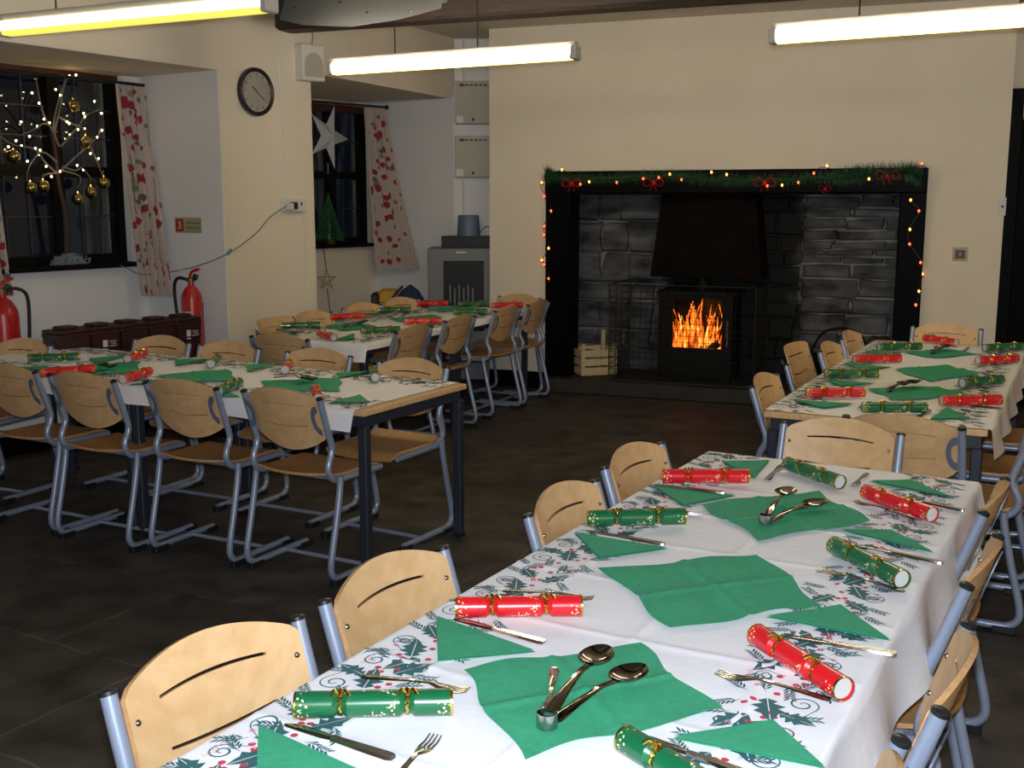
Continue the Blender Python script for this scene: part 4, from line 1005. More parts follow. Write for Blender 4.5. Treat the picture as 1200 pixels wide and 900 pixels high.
# grey ceiling unit near the left light
root = empty('ceiling_unit', at(420, 15, 2.52)); tag(root, 'grey metal unit hung from the ceiling, right of the top-left light', 'ceiling unit')
o_ = root.location.copy()
pp = [at(*p, 2.52) - o_ for p in ((321, 24), (352, 31), (412, 33), (470, 24), (524, 10), (528, -14), (500, -40), (330, -18))]
for p in pp: p.z = 0
m = MB(); c0 = sum(pp, Vector()) / 8
m.prism([xy(p) for p in pp], 0.03, 0.12, M_unit); m.prism([xy(c0 + (p - c0) * 0.93) for p in pp], 0.0, 0.03, M_unit); m.build('casing', root)
m = MB()
for t in ((345, 8), (398, 2), (430, 14), (370, 24), (480, 12)):
    q = at(*t, 2.52) - o_; m.ball((q.x, q.y, 0.0), 0.008, M_steel, 8)
m.build('screws', root)
m = MB(); m.tube([(0, 0.1, 0.12), (0, 0.1, ZC - 2.52)], 0.02, M_grey, 10); m.build('hanging_pole', root)

# ================================================================== ITEMS ON LEFT WALLS
def wallframe(px, py, p0, ang, off=0.0):
    """root on a wall plane; local x along wall to the right, -y towards the room"""
    p = on_plane(px, py, p0, ang); n = dirv(ang - 90); return p + n * off
# clock
p = wallframe(297, 108, PIER0, LD)
root = empty('wall_clock', p, R(LD)); tag(root, 'round black-rimmed wall clock on the pier between the windows', 'clock')
Mr = Matrix.Rotation(PI / 2, 4, 'X')
m = MB(); m.lathe([(0.10, 0.0), (0.152, 0.004), (0.160, 0.02), (0.156, 0.040), (0.145, 0.046), (0.135, 0.040), (0.130, 0.03)], M_cap, 40, Mr); m.build('rim', root, smooth=40)
m = MB(); m.lathe([(1e-6, 0.031), (0.131, 0.031)][::-1], M_clockface, 40, Mr); m.build('face', root)
m = MB()
for k in range(12):
    a = PI / 6 * k; m.box((0.112 * math.sin(a), -0.0325, 0.112 * math.cos(a)), (0.005, 0.002, 0.016), M_text, M=Matrix.Rotation(a, 4, 'Y'))
m.build('hour_marks', root)
for nm, a, ln, w_ in (('hour_hand', R(305), 0.055, 0.008), ('minute_hand', R(128), 0.085, 0.006)):
    m = MB(); m.box((math.sin(a) * ln / 2, -0.036, math.cos(a) * ln / 2), (w_, 0.002, ln), M_text, M=Matrix.Rotation(a, 4, 'Y')); m.build(nm, root)
# speaker
p = wallframe(357, 75, PIER0, LD)
root = empty('wall_speaker', p, R(LD - 14)); tag(root, 'white wall loudspeaker high on the pier, right of the clock', 'loudspeaker')
m = MB(); m.box((0, -0.06, 0), (0.19, 0.11, 0.25), M_white, bev=0.008); m.build('cabinet', root)
m = MB(); pts = [(-0.075, -0.10)] + [(0.075 * -math.cos(PI * k / 12), -0.02 + 0.085 * math.sin(PI * k / 12)) for k in range(13)] + [(0.075, -0.10)]
m.add([(x, -0.116, z) for x, z in pts] + [(x, -0.121, z) for x, z in pts], [[15 + i for i in range(15)]] + [[i, i + 1, 16 + i, 15 + i] for i in range(14)], M_beige_box); m.build('grille', root)
m = MB(); m.tube([(0.03, -0.05, 0.13), (0.06, -0.02, 0.20), (0.05, 0.0, 0.30)], 0.004, M_greycable, 6, 4); m.build('speaker_cable', root)
# conduit and ledge
def wl_pier(px, py, off): return on_plane(px, py, PIER0, LD) + dirv(LD - 90) * off
m = MB(); a = wl_pier(326, 60, 0.007); b = wl_pier(329, 232, 0.007); m.tube([a, Vector((a.x, a.y, b.z))], 0.008, M_white, 8); tag(m.build('cable_conduit'), 'thin white vertical conduit above the double socket on the pier', 'conduit')
m = MB(); a = wl_pier(354, 249, 0.004); b = wl_pier(356, 335, 0.004); m.tube([a, Vector((a.x, a.y, b.z))], 0.004, M_white, 8); m.box(wl_pier(356, 290, 0.006), (0.02, 0.012, 0.03), M_white, rz=R(LD)); tag(m.build('cable_conduit'), 'thin white vertical cable below the double socket on the pier', 'conduit')
# socket, plug
p = wallframe(342, 241, PIER0, LD)
root = empty('wall_socket', p, R(LD)); tag(root, 'white double wall socket on the pier below the speaker', 'socket')
m = MB(); m.box((0, -0.018, 0), (0.23, 0.036, 0.088), M_white, bev=0.004); m.build('socket_box', root)
m = MB(); m.box((0.06, -0.038, 0.012), (0.012, 0.006, 0.02), M_cap); m.build('switch', root)
p2 = p + dirv(LD - 90) * 0.06 - U * 0.055
root = empty('plug', p2, R(LD)); tag(root, 'black and white plug in the left of the double socket', 'plug')
m = MB(); m.box((0.012, 0.0, 0.0), (0.045, 0.045, 0.05), M_cap, bev=0.005); m.build('plug_body', root); m = MB(); m.box((-0.035, -0.005, -0.004), (0.045, 0.045, 0.045), M_white, bev=0.005); m.build('adapter', root)
pts = [p2 - U * 0.06, wl_pier(312, 255, 0.03), wl_pier(300, 271, 0.02), wl_pier(283, 285, 0.02), A_ * 1.0]
pts[-1] = wl_pier(266, 296, 0.02); 
def rev(px, py, off=0.015): return on_plane(px, py, A_, LD + 90 - 180) + (dirv(LD + 180)) * off
pts += [rev(252, 305), rev(228, 313), rev(205, 318), wl(168, 322, 0.18), wl(150, 315, 0.12), wl(138, 309, 0.10)]
m = MB(); m.tube(pts, 0.0035, M_greycable, 6, 4); tag(m.build('light_cable', smooth=60), 'thin grey cable sagging from the socket to the window sill', 'cable')
m = MB(); q = wl_pier(266, 295, 0.024); m.box(q, (0.05, 0.004, 0.025), M_bluetag, M=Matrix.Rotation(R(LD), 4, 'Z') @ Matrix.Rotation(R(-35), 4, 'Y')); tag(m.build('cable_tag'), 'small blue tape tag on the sagging cable', 'tag')
# fire notice
rp0 = A_; RA = LD - 90
p = on_plane(221, 264, A_, RA); n = dirv(LD + 180)
def revframe(px, py): return on_plane(px, py, A_, RA)
a = revframe(206, 264); b = revframe(237, 264); W_ = (b - a).length; c = (a + b) / 2
root = empty('fire_notice', c + dirv(RA - 90) * 0.002, R(RA)); tag(root, 'small fire action notice, red pictogram and text, on white recess wall', 'sign')
m = MB(); m.box((0, -0.002, 0), (W_, 0.004, 0.105), M_notice_cream); m.build('board', root)
m = MB(); m.box((-W_ * 0.32, -0.0050, 0), (W_ * 0.30, 0.002, 0.085), M_notice_red); m.build('red_panel', root)
m = MB(); m.box((-W_ * 0.30, -0.0065, 0.0), (0.020, 0.001, 0.05), M_notice_cream); m.box((-W_ * 0.36, -0.0065, -0.018), (0.02, 0.001, 0.014), M_notice_cream); m.ball((-W_ * 0.36, -0.0065, 0.022), 0.007, M_notice_cream, 8, (1, 0.1, 1)); m.build('pictogram', root)
m = MB(); m.box((W_ * 0.18, -0.0050, 0), (W_ * 0.58, 0.002, 0.085), M_notice_green); m.build('green_panel', root)
m = MB(); rs = random.Random(2)
for r_ in range(5):
    x = -W_ * 0.08
    while x < W_ * 0.42: wd = rs.uniform(0.006, 0.02); m.box((x + wd / 2, -0.0065, 0.032 - r_ * 0.016), (wd, 0.001, 0.005), M_text if r_ % 2 else M_notice_cream); x += wd + 0.005
m.build('lettering', root)

# extinguishers, hung on the walls
def extinguisher(label, p, rz, H_, Rr, hose_side, lab=True):
    root = empty('fire_extinguisher', p, rz); tag(root, label, 'fire extinguisher')
    m = MB(); m.lathe([(Rr * 0.75, 0), (Rr, 0.012), (Rr, H_ * 0.80), (Rr * 0.93, H_ * 0.86), (Rr * 0.62, H_ * 0.93), (Rr * 0.30, H_ * 0.965), (Rr * 0.30, H_)], M_red, 28); m.build('cylinder', root, smooth=40)
    m = MB(); m.lathe([(Rr * 0.34, H_), (Rr * 0.34, H_ + 0.03), (Rr * 0.2, H_ + 0.035)], M_brass, 14); m.ball((0.035, 0, H_ + 0.035), 0.022, M_cap, 12, (1, 0.5, 1.1)); m.build('valve', root, smooth=40)
    m = MB(); m.tube([(-0.01, 0, H_ + 0.02), (0.01, 0, H_ + 0.07), (0.07, 0, H_ + 0.09)], 0.010, M_red, 8, 3); m.tube([(0, 0, H_ + 0.02), (0.06, 0, H_ + 0.045)], 0.008, M_red, 8); m.build('handle', root, smooth=40)
    s = hose_side
    m = MB(); m.tube([(s * 0.02, 0, H_ + 0.015), (s * 0.08, -0.02, H_ + 0.03), (s * (Rr + 0.05), -0.02, H_ - 0.02), (s * (Rr + 0.055), -0.01, H_ * 0.72), (s * (Rr + 0.045), 0, H_ * 0.5)], 0.011, M_cap, 10, 5)
    m.tube([(s * (Rr + 0.045), 0, H_ * 0.5), (s * (Rr + 0.04), 0, H_ * 0.12)], lambda t: 0.014 + 0.02 * t, M_cap, 12); m.build('hose', root, smooth=50)
    m = MB(); vs = []; 
    for k in range(9): a = -PI / 2 - 0.7 + 1.4 * k / 8; vs += [((Rr + 0.0008) * math.cos(a), (Rr + 0.0008) * math.sin(a), H_ * 0.42), ((Rr + 0.0008) * math.cos(a), (Rr + 0.0008) * math.sin(a), H_ * 0.66)]
    if lab: m.add(vs, [[2 * k, 2 * k + 2, 2 * k + 3, 2 * k + 1] for k in range(8)], M_notice_cream); m.build('label', root, smooth=60)
    m = MB(); m.box((0, Rr + 0.012, H_ * 0.5), (0.05, 0.03, H_ * 0.5), M_cap); m.build('wall_bracket', root)
pe = rev(238, 350, 0.10); extinguisher('red extinguisher with black horn, behind brown caddies below the fire notice', Vector((pe.x, pe.y, 0.50)), R(-20), 0.56, 0.068, -1)
pe = wl(4, 370, 0.13); extinguisher('large red extinguisher with black hose at the left edge', Vector((pe.x, pe.y, 0.34)), R(40), 0.70, 0.09, 1, False)

# bench with brown caddies
q0 = flat(at(58, 386, 0.86)); q1 = flat(at(226, 368, 0.86)); z_ = 0.575
ang = math.atan2((q1 - q0).y, (q1 - q0).x); ou = dirv(math.degrees(ang) + 90)
root = empty('side_table', (0, 0, 0)); tag(root, 'low black-topped side table along the window wall carrying brown caddies', 'table')
pb = [q0 + ou * 0.11 - dirv(math.degrees(ang)) * 0.06, q1 + ou * 0.05, A_ - Q * 0.03 - U * 0.05, A_ - Q * 0.03 + U * 0.12, A_ - Q * 0.20 + U * 0.12, q1 - ou * 0.15, q0 - ou * 0.13 - dirv(math.degrees(ang)) * 0.06]
m = MB(); m.prism([xy(p) for p in pb], z_ - 0.022, z_ - 0.001, M_curtblack); m.build('tabletop', root)
for p in (q0.lerp(q1, 0.03) + ou * 0.07, q0.lerp(q1, 0.03) - ou * 0.09, q0.lerp(q1, 0.93) + ou * 0.0, q0.lerp(q1, 0.93) - ou * 0.10):
    m = MB(); m.box((p.x, p.y, (z_ - 0.023) / 2), (0.035, 0.035, z_ - 0.024), M_tframe); m.build('leg', root)
NC = 5
for i in range(NC):
    c = q0.lerp(q1, (i + 0.5) / NC); sp = (q1 - q0).length / NC
    root = empty('kitchen_caddy', (c.x, c.y, z_), ang)
    tag(root, 'brown plastic lidded caddy, ' + ('leftmost, next to the large extinguisher', 'second from left, with a white label', 'middle one of five', 'second from right, plain front', 'rightmost, white label, before the extinguisher')[i], 'caddy', 'brown caddies on the side table')
    w1_, h_ = sp * 0.95, 0.25; d1 = 0.17
    m = MB(); vs = [(x * k, y * k2, z) for z, k, k2 in ((0, 0.84, 0.84), (h_, 1, 1)) for x, y in ((-w1_ / 2, -d1 / 2), (w1_ / 2, -d1 / 2), (w1_ / 2, d1 / 2), (-w1_ / 2, d1 / 2))]
    m.add(vs, [[3, 2, 1, 0], [4, 5, 6, 7], [0, 1, 5, 4], [1, 2, 6, 5], [2, 3, 7, 6], [3, 0, 4, 7]], M_brown)
    m.box((0, 0, h_ - 0.006), (w1_ * 1.03, d1 * 1.05, 0.02), M_brown, bev=0.004); m.build('body', root)
    m = MB(); m.box((0, 0, h_ + 0.016), (w1_ * 1.02, d1 * 1.04, 0.022), M_brown, bev=0.006); m.box((0, 0.0, h_ + 0.036), (w1_ * 0.55, d1 * 0.6, 0.02), M_brown, bev=0.006); m.build('lid', root)
    m = MB(); m.tube([(-w1_ / 2, -0.02, h_ - 0.03), (-w1_ / 2 + 0.01, -d1 / 2 - 0.005, h_ - 0.10), (w1_ / 2 - 0.01, -d1 / 2 - 0.005, h_ - 0.10), (w1_ / 2, -0.02, h_ - 0.03)], 0.005, M_brown, 6); m.build('handle', root)
    if i in (1, 4):
        m = MB(); m.box((-0.01, -d1 / 2 * 0.93 - 0.007, 0.165), (0.032, 0.003, 0.06), M_white); m.build('label', root)
        m = MB(); [m.box((0.045 + 0.005 * (k % 2), -d1 / 2 * 0.93 - 0.007, 0.185 - k * 0.014), (0.05 - 0.012 * (k % 2), 0.002, 0.006), M_offwhite) for k in range(3)]; m.build('lettering', root)

# twig tree with lights and baubles on the window sill
tb = wl(78, 300, 0.02); zs = SILL1 + 0.004
root = empty('twig_tree', (tb.x, tb.y, zs)); tag(root, 'bare twig tree with warm fairy lights standing on the left window sill', 'twig tree')
def tw(px, py): p = wl(px, py, 0.05); return Vector((p.x - tb.x, p.y - tb.y, p.z - zs))
rs = random.Random(4)
def jit(v, a=0.03): return v - QW * rs.uniform(0, a * 2)
m = MB(); m.tube([(0, 0, 0), tw(76, 250), tw(69, 215), tw(66, 185), tw(62, 155)], lambda t: 0.016 - 0.008 * t, M_trunk, 8, 4); m.build('trunk', root, smooth=50)
m = MB()
BR = [[(66, 203), (90, 182), (110, 162), (118, 148)], [(66, 203), (50, 190), (34, 175), (10, 170), (-5, 160)], [(62, 155), (66, 130), (72, 108), (78, 90)], [(62, 155), (50, 135), (40, 115), (36, 92)], [(66, 172), (85, 150), (100, 135), (116, 128)],
      [(62, 155), (48, 145), (34, 152), (20, 158)], [(66, 190), (45, 178), (30, 195), (28, 212)], [(72, 195), (85, 200), (96, 197), (102, 212)], [(100, 172), (108, 185), (114, 195), (116, 210)], [(70, 200), (88, 207), (86, 220)], [(66, 172), (60, 150), (64, 120), (74, 92)], [(68, 137), (82, 145), (95, 152), (97, 160)], [(66, 203), (48, 205), (45, 215)]]
for b in BR: m.tube([jit(tw(*p)) for p in b], lambda t: 0.0065 - 0.004 * t, M_twig, 6, 3)
m.build('twigs', root, smooth=50)
for px, py in ((78, 89), (86, 88), (63, 105), (65, 112), (36, 109), (43, 121), (109, 119), (115, 133), (96, 133), (97, 137), (74, 143), (79, 145), (88, 152), (94, 151), (81, 158), (57, 144), (42, 149), (30, 160), (15, 165), (8, 172), (23, 171), (40, 174), (44, 176), (45, 181), (28, 189), (49, 195), (65, 201), (56, 207), (85, 194), (97, 199), (104, 180), (110, 186), (115, 153), (111, 161), (46, 140), (21, 143)):
    m = MB(); m.ball(tw(px, py) - QW * rs.uniform(0.005, 0.05), 0.0062, M_warm, 8); m.build('bulb', root)
for i, (px, py) in enumerate(((80, 123), (95, 165), (10, 182), (30, 219), (45, 217), (86, 232), (101, 224), (116, 213), (79, 118))[:8]):
    c = tw(px, py) + Vector((tb.x, tb.y, zs)) - QW * 0.05
    r2 = empty('bauble', c); tag(r2, 'gold glass bauble on the twig tree, ' + ('topmost, by the central mullion', 'right of the trunk at mid height', 'leftmost of all', 'lower left of the hanging group', 'lower, just left of the trunk', 'lowest of all, right of the trunk', 'lower, between lowest and rightmost', 'rightmost of all')[i], 'bauble', 'gold baubles on the twig tree')
    m = MB(); m.ball((0, 0, -0.008), 0.040, M_bauble, 20); m.build('globe', r2, smooth=80)
    m = MB(); m.tube([(0, 0, 0.03), (0, 0, 0.04)], 0.007, M_gold, 8); m.tube([(0, 0, 0.04), (0.002, 0, 0.075)], 0.0012, M_gold, 5); m.build('cap', r2, smooth=40)
# netting at the foot
m = MB(); rs = random.Random(9)
for k in range(60):
    a0 = rs.uniform(0, PI); x = rs.uniform(-0.13, 0.13); h = 0.075 * (1 - (x / 0.17) ** 2)
    m.tube([UW * x - QW * 0.06 + Vector((0, 0, 0.003)), UW * (x * 0.9 + rs.uniform(-.04, .04)) - QW * rs.uniform(0, 0.08) + Vector((0, 0, h)), UW * (x + rs.uniform(-.05, .05)) - QW * 0.01 + Vector((0, 0, 0.004))], 0.0022, M_net, 5, 4)
q = wl(78, 299, 0.0); tag(m.build('netting', loc=(q.x, q.y, zs)), 'crumpled silvery netting round the foot of the twig tree', 'netting')

# rear window: paper star, small tree, straw star
p = w2(385, 160, 0.06)
root = empty('paper_star', p, R(62)); tag(root, 'folded white paper star hanging in the rear window', 'star')
m = MB(); vs = [(0, -0.06, 0), (0, 0.06, 0)]; 
for k in range(10):
    a = PI * k / 5 + R(20); r = 0.30 if k % 2 == 0 else 0.11; vs.append((r * math.sin(a), 0, r * math.cos(a)))
m.add(vs, [[0, 2 + k, 2 + (k + 1) % 10] for k in range(10)] + [[1, 2 + (k + 1) % 10, 2 + k] for k in range(10)], M_paper); m.build('star_body', root)
m = MB(); m.tube([(0.03, 0, 0.29), (0.03, 0, TOP2 - p.z)], 0.002, M_cap, 5); m.build('string', root); m = MB(); m.tube([(-0.02, 0, -0.24), (-0.02, 0, -0.33)], 0.003, M_paper, 5); m.build('tassel', root)
p = w2(386, 284, 0.02); sz = SILL2 + 0.004
root = empty('miniature_christmas_tree', (p.x, p.y, sz)); tag(root, 'small green tinsel Christmas tree on the rear window sill', 'christmas tree')
m = MB(); rs = random.Random(3)
m.lathe([(0.065, 0.05), (0.05, 0.2), (0.03, 0.33), (0.006, 0.45)], M_smalltree, 16)
for k in range(700):
    t = rs.random(); a = rs.uniform(0, 2 * PI); r = 0.15 * (1 - t) + 0.01; z = 0.04 + 0.42 * t
    c, s_ = math.cos(a), math.sin(a); q = Vector((c * r * 0.5, s_ * r * 0.5, z)); e = Vector((c * r, s_ * r, z - 0.02)); w_ = Vector((-s_, c, 0)) * 0.007
    m.add([q - w_, q + w_, e, q + Vector((0, 0, 0.012))], [[0, 1, 2], [0, 2, 3], [1, 3, 2]], M_smalltree)
m.build('foliage', root)
m = MB(); m.lathe([(0.05, 0), (0.06, 0.05)], M_gold, 14); m.build('pot', root)
m = MB(); q = on_plane(383, 325, P370 + Q * 0.3, 52); 
q = P370 + Q * 0.35 + U * 0.12; q = on_plane(383, 328, W2R - Q2 * 0.10, 52)
root = empty('straw_star', q, R(30)); tag(root, 'small straw star hanging on a dark string below the rear window', 'star')
for k in range(5): a = 2 * PI * k / 5; b = a + 4 * PI / 5; m.tube([(0.09 * math.sin(a), 0, 0.09 * math.cos(a)), (0.09 * math.sin(b), 0.004, 0.09 * math.cos(b))], 0.006, M_straw, 5)
m.build('star_body', root)
m = MB(); m.tube([(0, 0, 0.09), (-0.03, 0, 0.32)], 0.004, M_cap, 5); m.build('string', root); m = MB(); m.tube([(0.0, 0, -0.08), (0.03, 0, -0.35)], 0.004, M_cap, 5); m.build('tail', root)

# electrical boxes
BWY = 10.15
def bx(px, py, y=BWY): 
    x = (px - 600) / F; v = -(py - 450) / F; d = (x, math.cos(PITCH) + v * math.sin(PITCH), -math.sin(PITCH) + v * math.cos(PITCH)); t = y / d[1]; return Vector((d[0] * t, y, CH + d[2] * t))
for i, (ya, yb, lb) in enumerate(((96, 146, 'upper'), (160, 208, 'lower'))):
    a = bx(534, ya); b = bx(577, yb); c = (a + b) / 2
    root = empty('electrical_cabinet', (c.x, BWY, c.z)); tag(root, lb + ' grey-beige electrical cabinet on the wall left of the chimney breast', 'electrical cabinet', 'wall electrical cabinets')
    w_, h_ = (b - a).x, (a - b).z
    m = MB(); m.box((0, -0.05, 0), (w_, 0.10, h_), M_beige_box, bev=0.006); m.build('casing', root)
    m = MB(); [m.box((-w_ * 0.32 + k * 0.042, -0.102, h_ * 0.40), (0.03 if k else 0.045, 0.003, 0.014 if k else 0.022), M_text) for k in range(6)]; m.build('lettering', root)
    m = MB(); m.ball((w_ * -0.02, -0.102, -h_ * 0.40), 0.012, M_cap, 10); m.build('lock', root)
    m = MB(); m.box((-w_ * 0.38, -0.112, -h_ * 0.40), (0.07, 0.02, 0.07), M_white, bev=0.004); m.build('switch_plate', root)
m = MB(); a = bx(543, 210); b = bx(543, 255); m.tube([(a.x, BWY - 0.006, a.z), (a.x, BWY - 0.006, b.z)], 0.008, M_white, 8); tag(m.build('cable_conduit'), 'white conduit below the lower electrical cabinet', 'conduit')
m = MB(); a = bx(543, 40); b = bx(543, 96); m.tube([(a.x, BWY - 0.006, ZC - 0.01), (a.x, BWY - 0.006, b.z)], 0.008, M_white, 8); tag(m.build('cable_conduit'), 'white conduit above the upper electrical cabinet', 'conduit')
# grey cabinet with dark glass, hi-fi box and tub
cy_ = 9.72; a = bx(501, 291, cy_); b = bx(580, 291, cy_); wd = (b - a).x; ct_ = a.z
root = empty('cabinet', ((a.x + b.x) / 2, cy_ + 0.19, 0)); tag(root, 'grey metal cabinet with a dark glass door beside the chimney breast', 'cabinet')
m = MB(); m.box((0, 0, ct_ / 2 + 0.01), (wd, 0.38, ct_ - 0.02), M_grey, bev=0.008); m.build('body', root)
m = MB(); m.box((0.02, -0.193, ct_ - 0.42), (wd * 0.60, 0.012, 0.62), M_curtblack, bev=0.003); m.build('glass_door', root)
m = MB(); m.box((0.0, -0.193, ct_ - 0.035), (0.09, 0.006, 0.012), M_white); m.build('badge', root)
m = MB(); [m.box((0.02 - 0.12 + 0.04 * k, -0.2, ct_ - 0.40 - 0.03 * (k % 2)), (0.012, 0.004, 0.16), M_grey) for k in range(6)]; m.build('fittings', root)
m = MB(); a = bx(517, 291, cy_); b = bx(582, 291, cy_); t0 = bx(517, 277, cy_ - 0.0)
m.box(((a.x + b.x) / 2, cy_ + 0.16, ct_ + (t0.z - ct_) / 2), ((b - a).x, 0.26, t0.z - ct_), M_curtblack, bev=0.004); m.ball((b.x - 0.06, cy_ + 0.028, ct_ + 0.03), 0.006, M_white, 8); tag(m.build('hifi_box'), 'flat black electronic box on top of the grey cabinet', 'electronic box')
a = bx(536, 277, cy_ + 0.1); b = bx(562, 277, cy_ + 0.1); rr = (b - a).x / 2; hh = bx(549, 252, cy_ + 0.1).z - t0.z
m = MB(); m.lathe([(rr * 1.05, 0), (rr * 1.05, 0.01), (rr * 0.94, hh - 0.01), (rr * 0.90, hh), (rr * 0.6, hh)], M_blueg, 28); m.tube([(rr, 0.0, 0.02), (rr + 0.05, 0, 0.08), (rr + 0.13, 0, 0.07), (rr + 0.15, 0.02, 0.02)], 0.004, M_cap, 6, 4)
tag(m.build('tub', loc=((a.x + b.x) / 2, cy_ + 0.15, t0.z), smooth=30), 'blue-grey cylindrical container on the black box', 'container')
# yellow crate-like thing, blue bag by the wall
p = at(452, 410, 0.0); p = Vector((-1.02, 9.95, 0)); q = bx(452, 350, 9.9)
root = empty('yellow_toy_box', (q.x, 9.9, 0)); tag(root, 'yellow and black upright plastic case standing under the flared curtain', 'case')
m = MB(); m.box((0.03, 0, 0.42), (0.17, 0.22, 0.80), M_yellow, bev=0.02); m.build('shell', root); m = MB(); m.box((-0.085, 0, 0.40), (0.07, 0.24, 0.78), M_cap, bev=0.015); m.build('side_panel', root)
q = bx(481, 350, 9.8); m = MB()
def bag(u, v):
    a = 2 * PI * u; t = v; r = 0.17 * math.sin(PI * min(0.08 + t * 0.92, 1)) ** 0.5 * (1 + 0.10 * math.sin(3 * a + 4 * t)); return Vector((r * 1.15 * math.cos(a), r * 0.6 * math.sin(a), t * 0.86 + 0.012 * math.sin(5 * a) * t))
m.grid(bag, 28, 16, M_bluebag); root = empty('rucksack', (q.x, 9.82, 0)); tag(root, 'dark blue bulging bag left of the grey cabinet', 'bag'); m.build('bag_body', root, smooth=60)
m = MB(); m.box((0.12, -0.10, 0.62), (0.05, 0.04, 0.20), M_bow, bev=0.008); m.build('red_patch', root)
m = MB(); m.tube([(-0.12, -0.1, 0.5), (-0.16, -0.14, 0.72), (-0.06, -0.1, 0.86)], 0.012, M_bluebag, 8, 4); m.build('strap', root)

# ================================================================== FIREPLACE CONTENTS
def fo(px, py, off): 
    p = on_plane(px, py, FPO + NN * off, FR) - FPO; return Vector((p.dot(E_), off, p.z))
# stove
sx0 = fo(771, 430, 0.06).x; sx1 = fo(857, 430, 0.06).x; SW = sx1 - sx0; SH = fo(812, 341, 0.06).z - HZ
sc = (sx0 + sx1) / 2; sp_ = FPO + E_ * sc + NN * 0.30
root = empty('wood_stove', (sp_.x, sp_.y, HZ), R(FR)); tag(root, 'black cast-iron wood stove with a lit glass door in the fireplace', 'stove')
D = 0.44; m = MB()
m.box((0, 0.0, SH - 0.02), (SW + 0.04, D + 0.04, 0.04), M_iron, bev=0.008)
m.box((0, D / 2 - 0.02, SH / 2), (SW, 0.04, SH - 0.05), M_iron); m.box((-SW / 2 + 0.02, 0, SH / 2), (0.04, D - 0.02, SH - 0.05), M_iron); m.box((SW / 2 - 0.02, 0, SH / 2), (0.04, D - 0.02, SH - 0.05), M_iron)
m.box((0, 0, 0.07), (SW, D, 0.10), M_iron, bev=0.006); m.box((0, -0.02, 0.155), (SW - 0.06, D - 0.1, 0.02), M_iron)
for x in (-SW / 2 + 0.05, SW / 2 - 0.05):
    for y in (-D / 2 + 0.05, D / 2 - 0.05): m.box((x, y, 0.012), (0.05, 0.05, 0.024), M_iron)
m.build('stove_body', root)
gx0 = fo(788, 400, 0.07).x - sc; gx1 = fo(846, 400, 0.07).x - sc; gz0 = fo(815, 408, 0.07).z - HZ; gz1 = fo(815, 350, 0.07).z - HZ
m = MB(); yf = -D / 2 - 0.005
m.box(((gx0 - SW / 2) / 2 , yf, SH / 2 + 0.02), (gx0 + SW / 2, 0.035, SH - 0.10), M_iron, bev=0.004); m.box(((gx1 + SW / 2) / 2, yf, SH / 2 + 0.02), (SW / 2 - gx1, 0.035, SH - 0.10), M_iron, bev=0.004)
m.box((0, yf, (gz1 + SH - 0.03) / 2), (SW - 0.01, 0.033, SH - 0.03 - gz1), M_iron); m.box((0, yf, (0.07 + gz0) / 2), (SW - 0.01, 0.033, gz0 - 0.07), M_iron)
dr_ = m.build('door', root)
m = MB(); m.box(((gx0 + gx1) / 2, yf + 0.005, (gz0 + gz1) / 2), (gx1 - gx0 + 0.02, 0.004, gz1 - gz0 + 0.02), M_glass); m.build('glass', dr_)
m = MB(); m.tube([(gx1 + 0.05, yf - 0.045, gz0 + 0.02), (gx1 + 0.05, yf - 0.045, gz0 + 0.24)], 0.010, M_steel, 10); m.box((gx1 + 0.05, yf - 0.03, gz0 + 0.13), (0.015, 0.04, 0.015), M_iron); m.build('handle', dr_, smooth=40)
m = MB(); m.tube([(0, 0.02, SH), (0, 0.02, 0.90)], 0.075, M_iron, 20); m.build('flue_pipe', root, smooth=40)
# hood of sooty iron
m = MB(); w0, w1__ = 0.40, 0.26; zb_, zt_h = 0.98 - HZ, 2.2 - HZ
vs = [(-w0, -0.20, zb_), (w0 + 0.12, -0.20, zb_), (w0 + 0.12, 0.2, zb_), (-w0, 0.2, zb_), (-w1__, -0.12, zt_h), (w1__ + 0.12, -0.12, zt_h), (w1__ + 0.12, 0.2, zt_h), (-w1__, 0.2, zt_h)]
M_soot = mat('sooty_iron', (0.003, 0.002, 0.002), 0.9, noise=(5, (0.010, 0.005, 0.003), 4), spec=0.1)
m.add(vs, [[3, 2, 1, 0], [4, 5, 6, 7], [0, 1, 5, 4], [1, 2, 6, 5], [2, 3, 7, 6], [3, 0, 4, 7]], M_soot); m.build('smoke_hood', root)
# fire
froot = empty('log_fire', (sp_.x, sp_.y, HZ + 0.166), R(FR)); tag(froot, 'orange flames and burning logs behind the stove glass', 'fire')
rs = random.Random(12)
for k in range(38):
    x = gx0 - 0.05 + (gx1 - gx0 + 0.04) * rs.random(); y = rs.uniform(-0.08, 0.08); h = rs.uniform(0.34, 0.56) * (1 - 0.5 * abs((x - (gx0 + gx1) / 2) / (gx1 - gx0))); sw = rs.uniform(-0.04, 0.04)
    m = MB(); pts = [Vector((x + sw * math.sin(t * 5 + k) * t, y, 0.02 + h * t)) for t in [j / 8 for j in range(9)]]
    m.tube(pts, lambda t, k=k: 0.004 + 0.050 * (1 - t) ** 0.9 * (0.4 + 0.6 * math.sin(PI * min(1, t * 1.1 + 0.25))), M_flame, 9, 2, flat=0.5)
    m.build('flame', froot, smooth=80)
for (a, b) in (((gx0 + 0.05, -0.10, 0.045), (gx1 - 0.08, -0.11, 0.055)), ((gx0 + 0.12, -0.05, 0.10), (gx1 - 0.04, -0.13, 0.05)), ((gx0 + 0.22, -0.12, 0.04), (gx1 - 0.05, -0.10, 0.15))):
    m = MB(); m.tube([a, b], 0.034, M_bark, 9); m.build('log', froot, smooth=40)
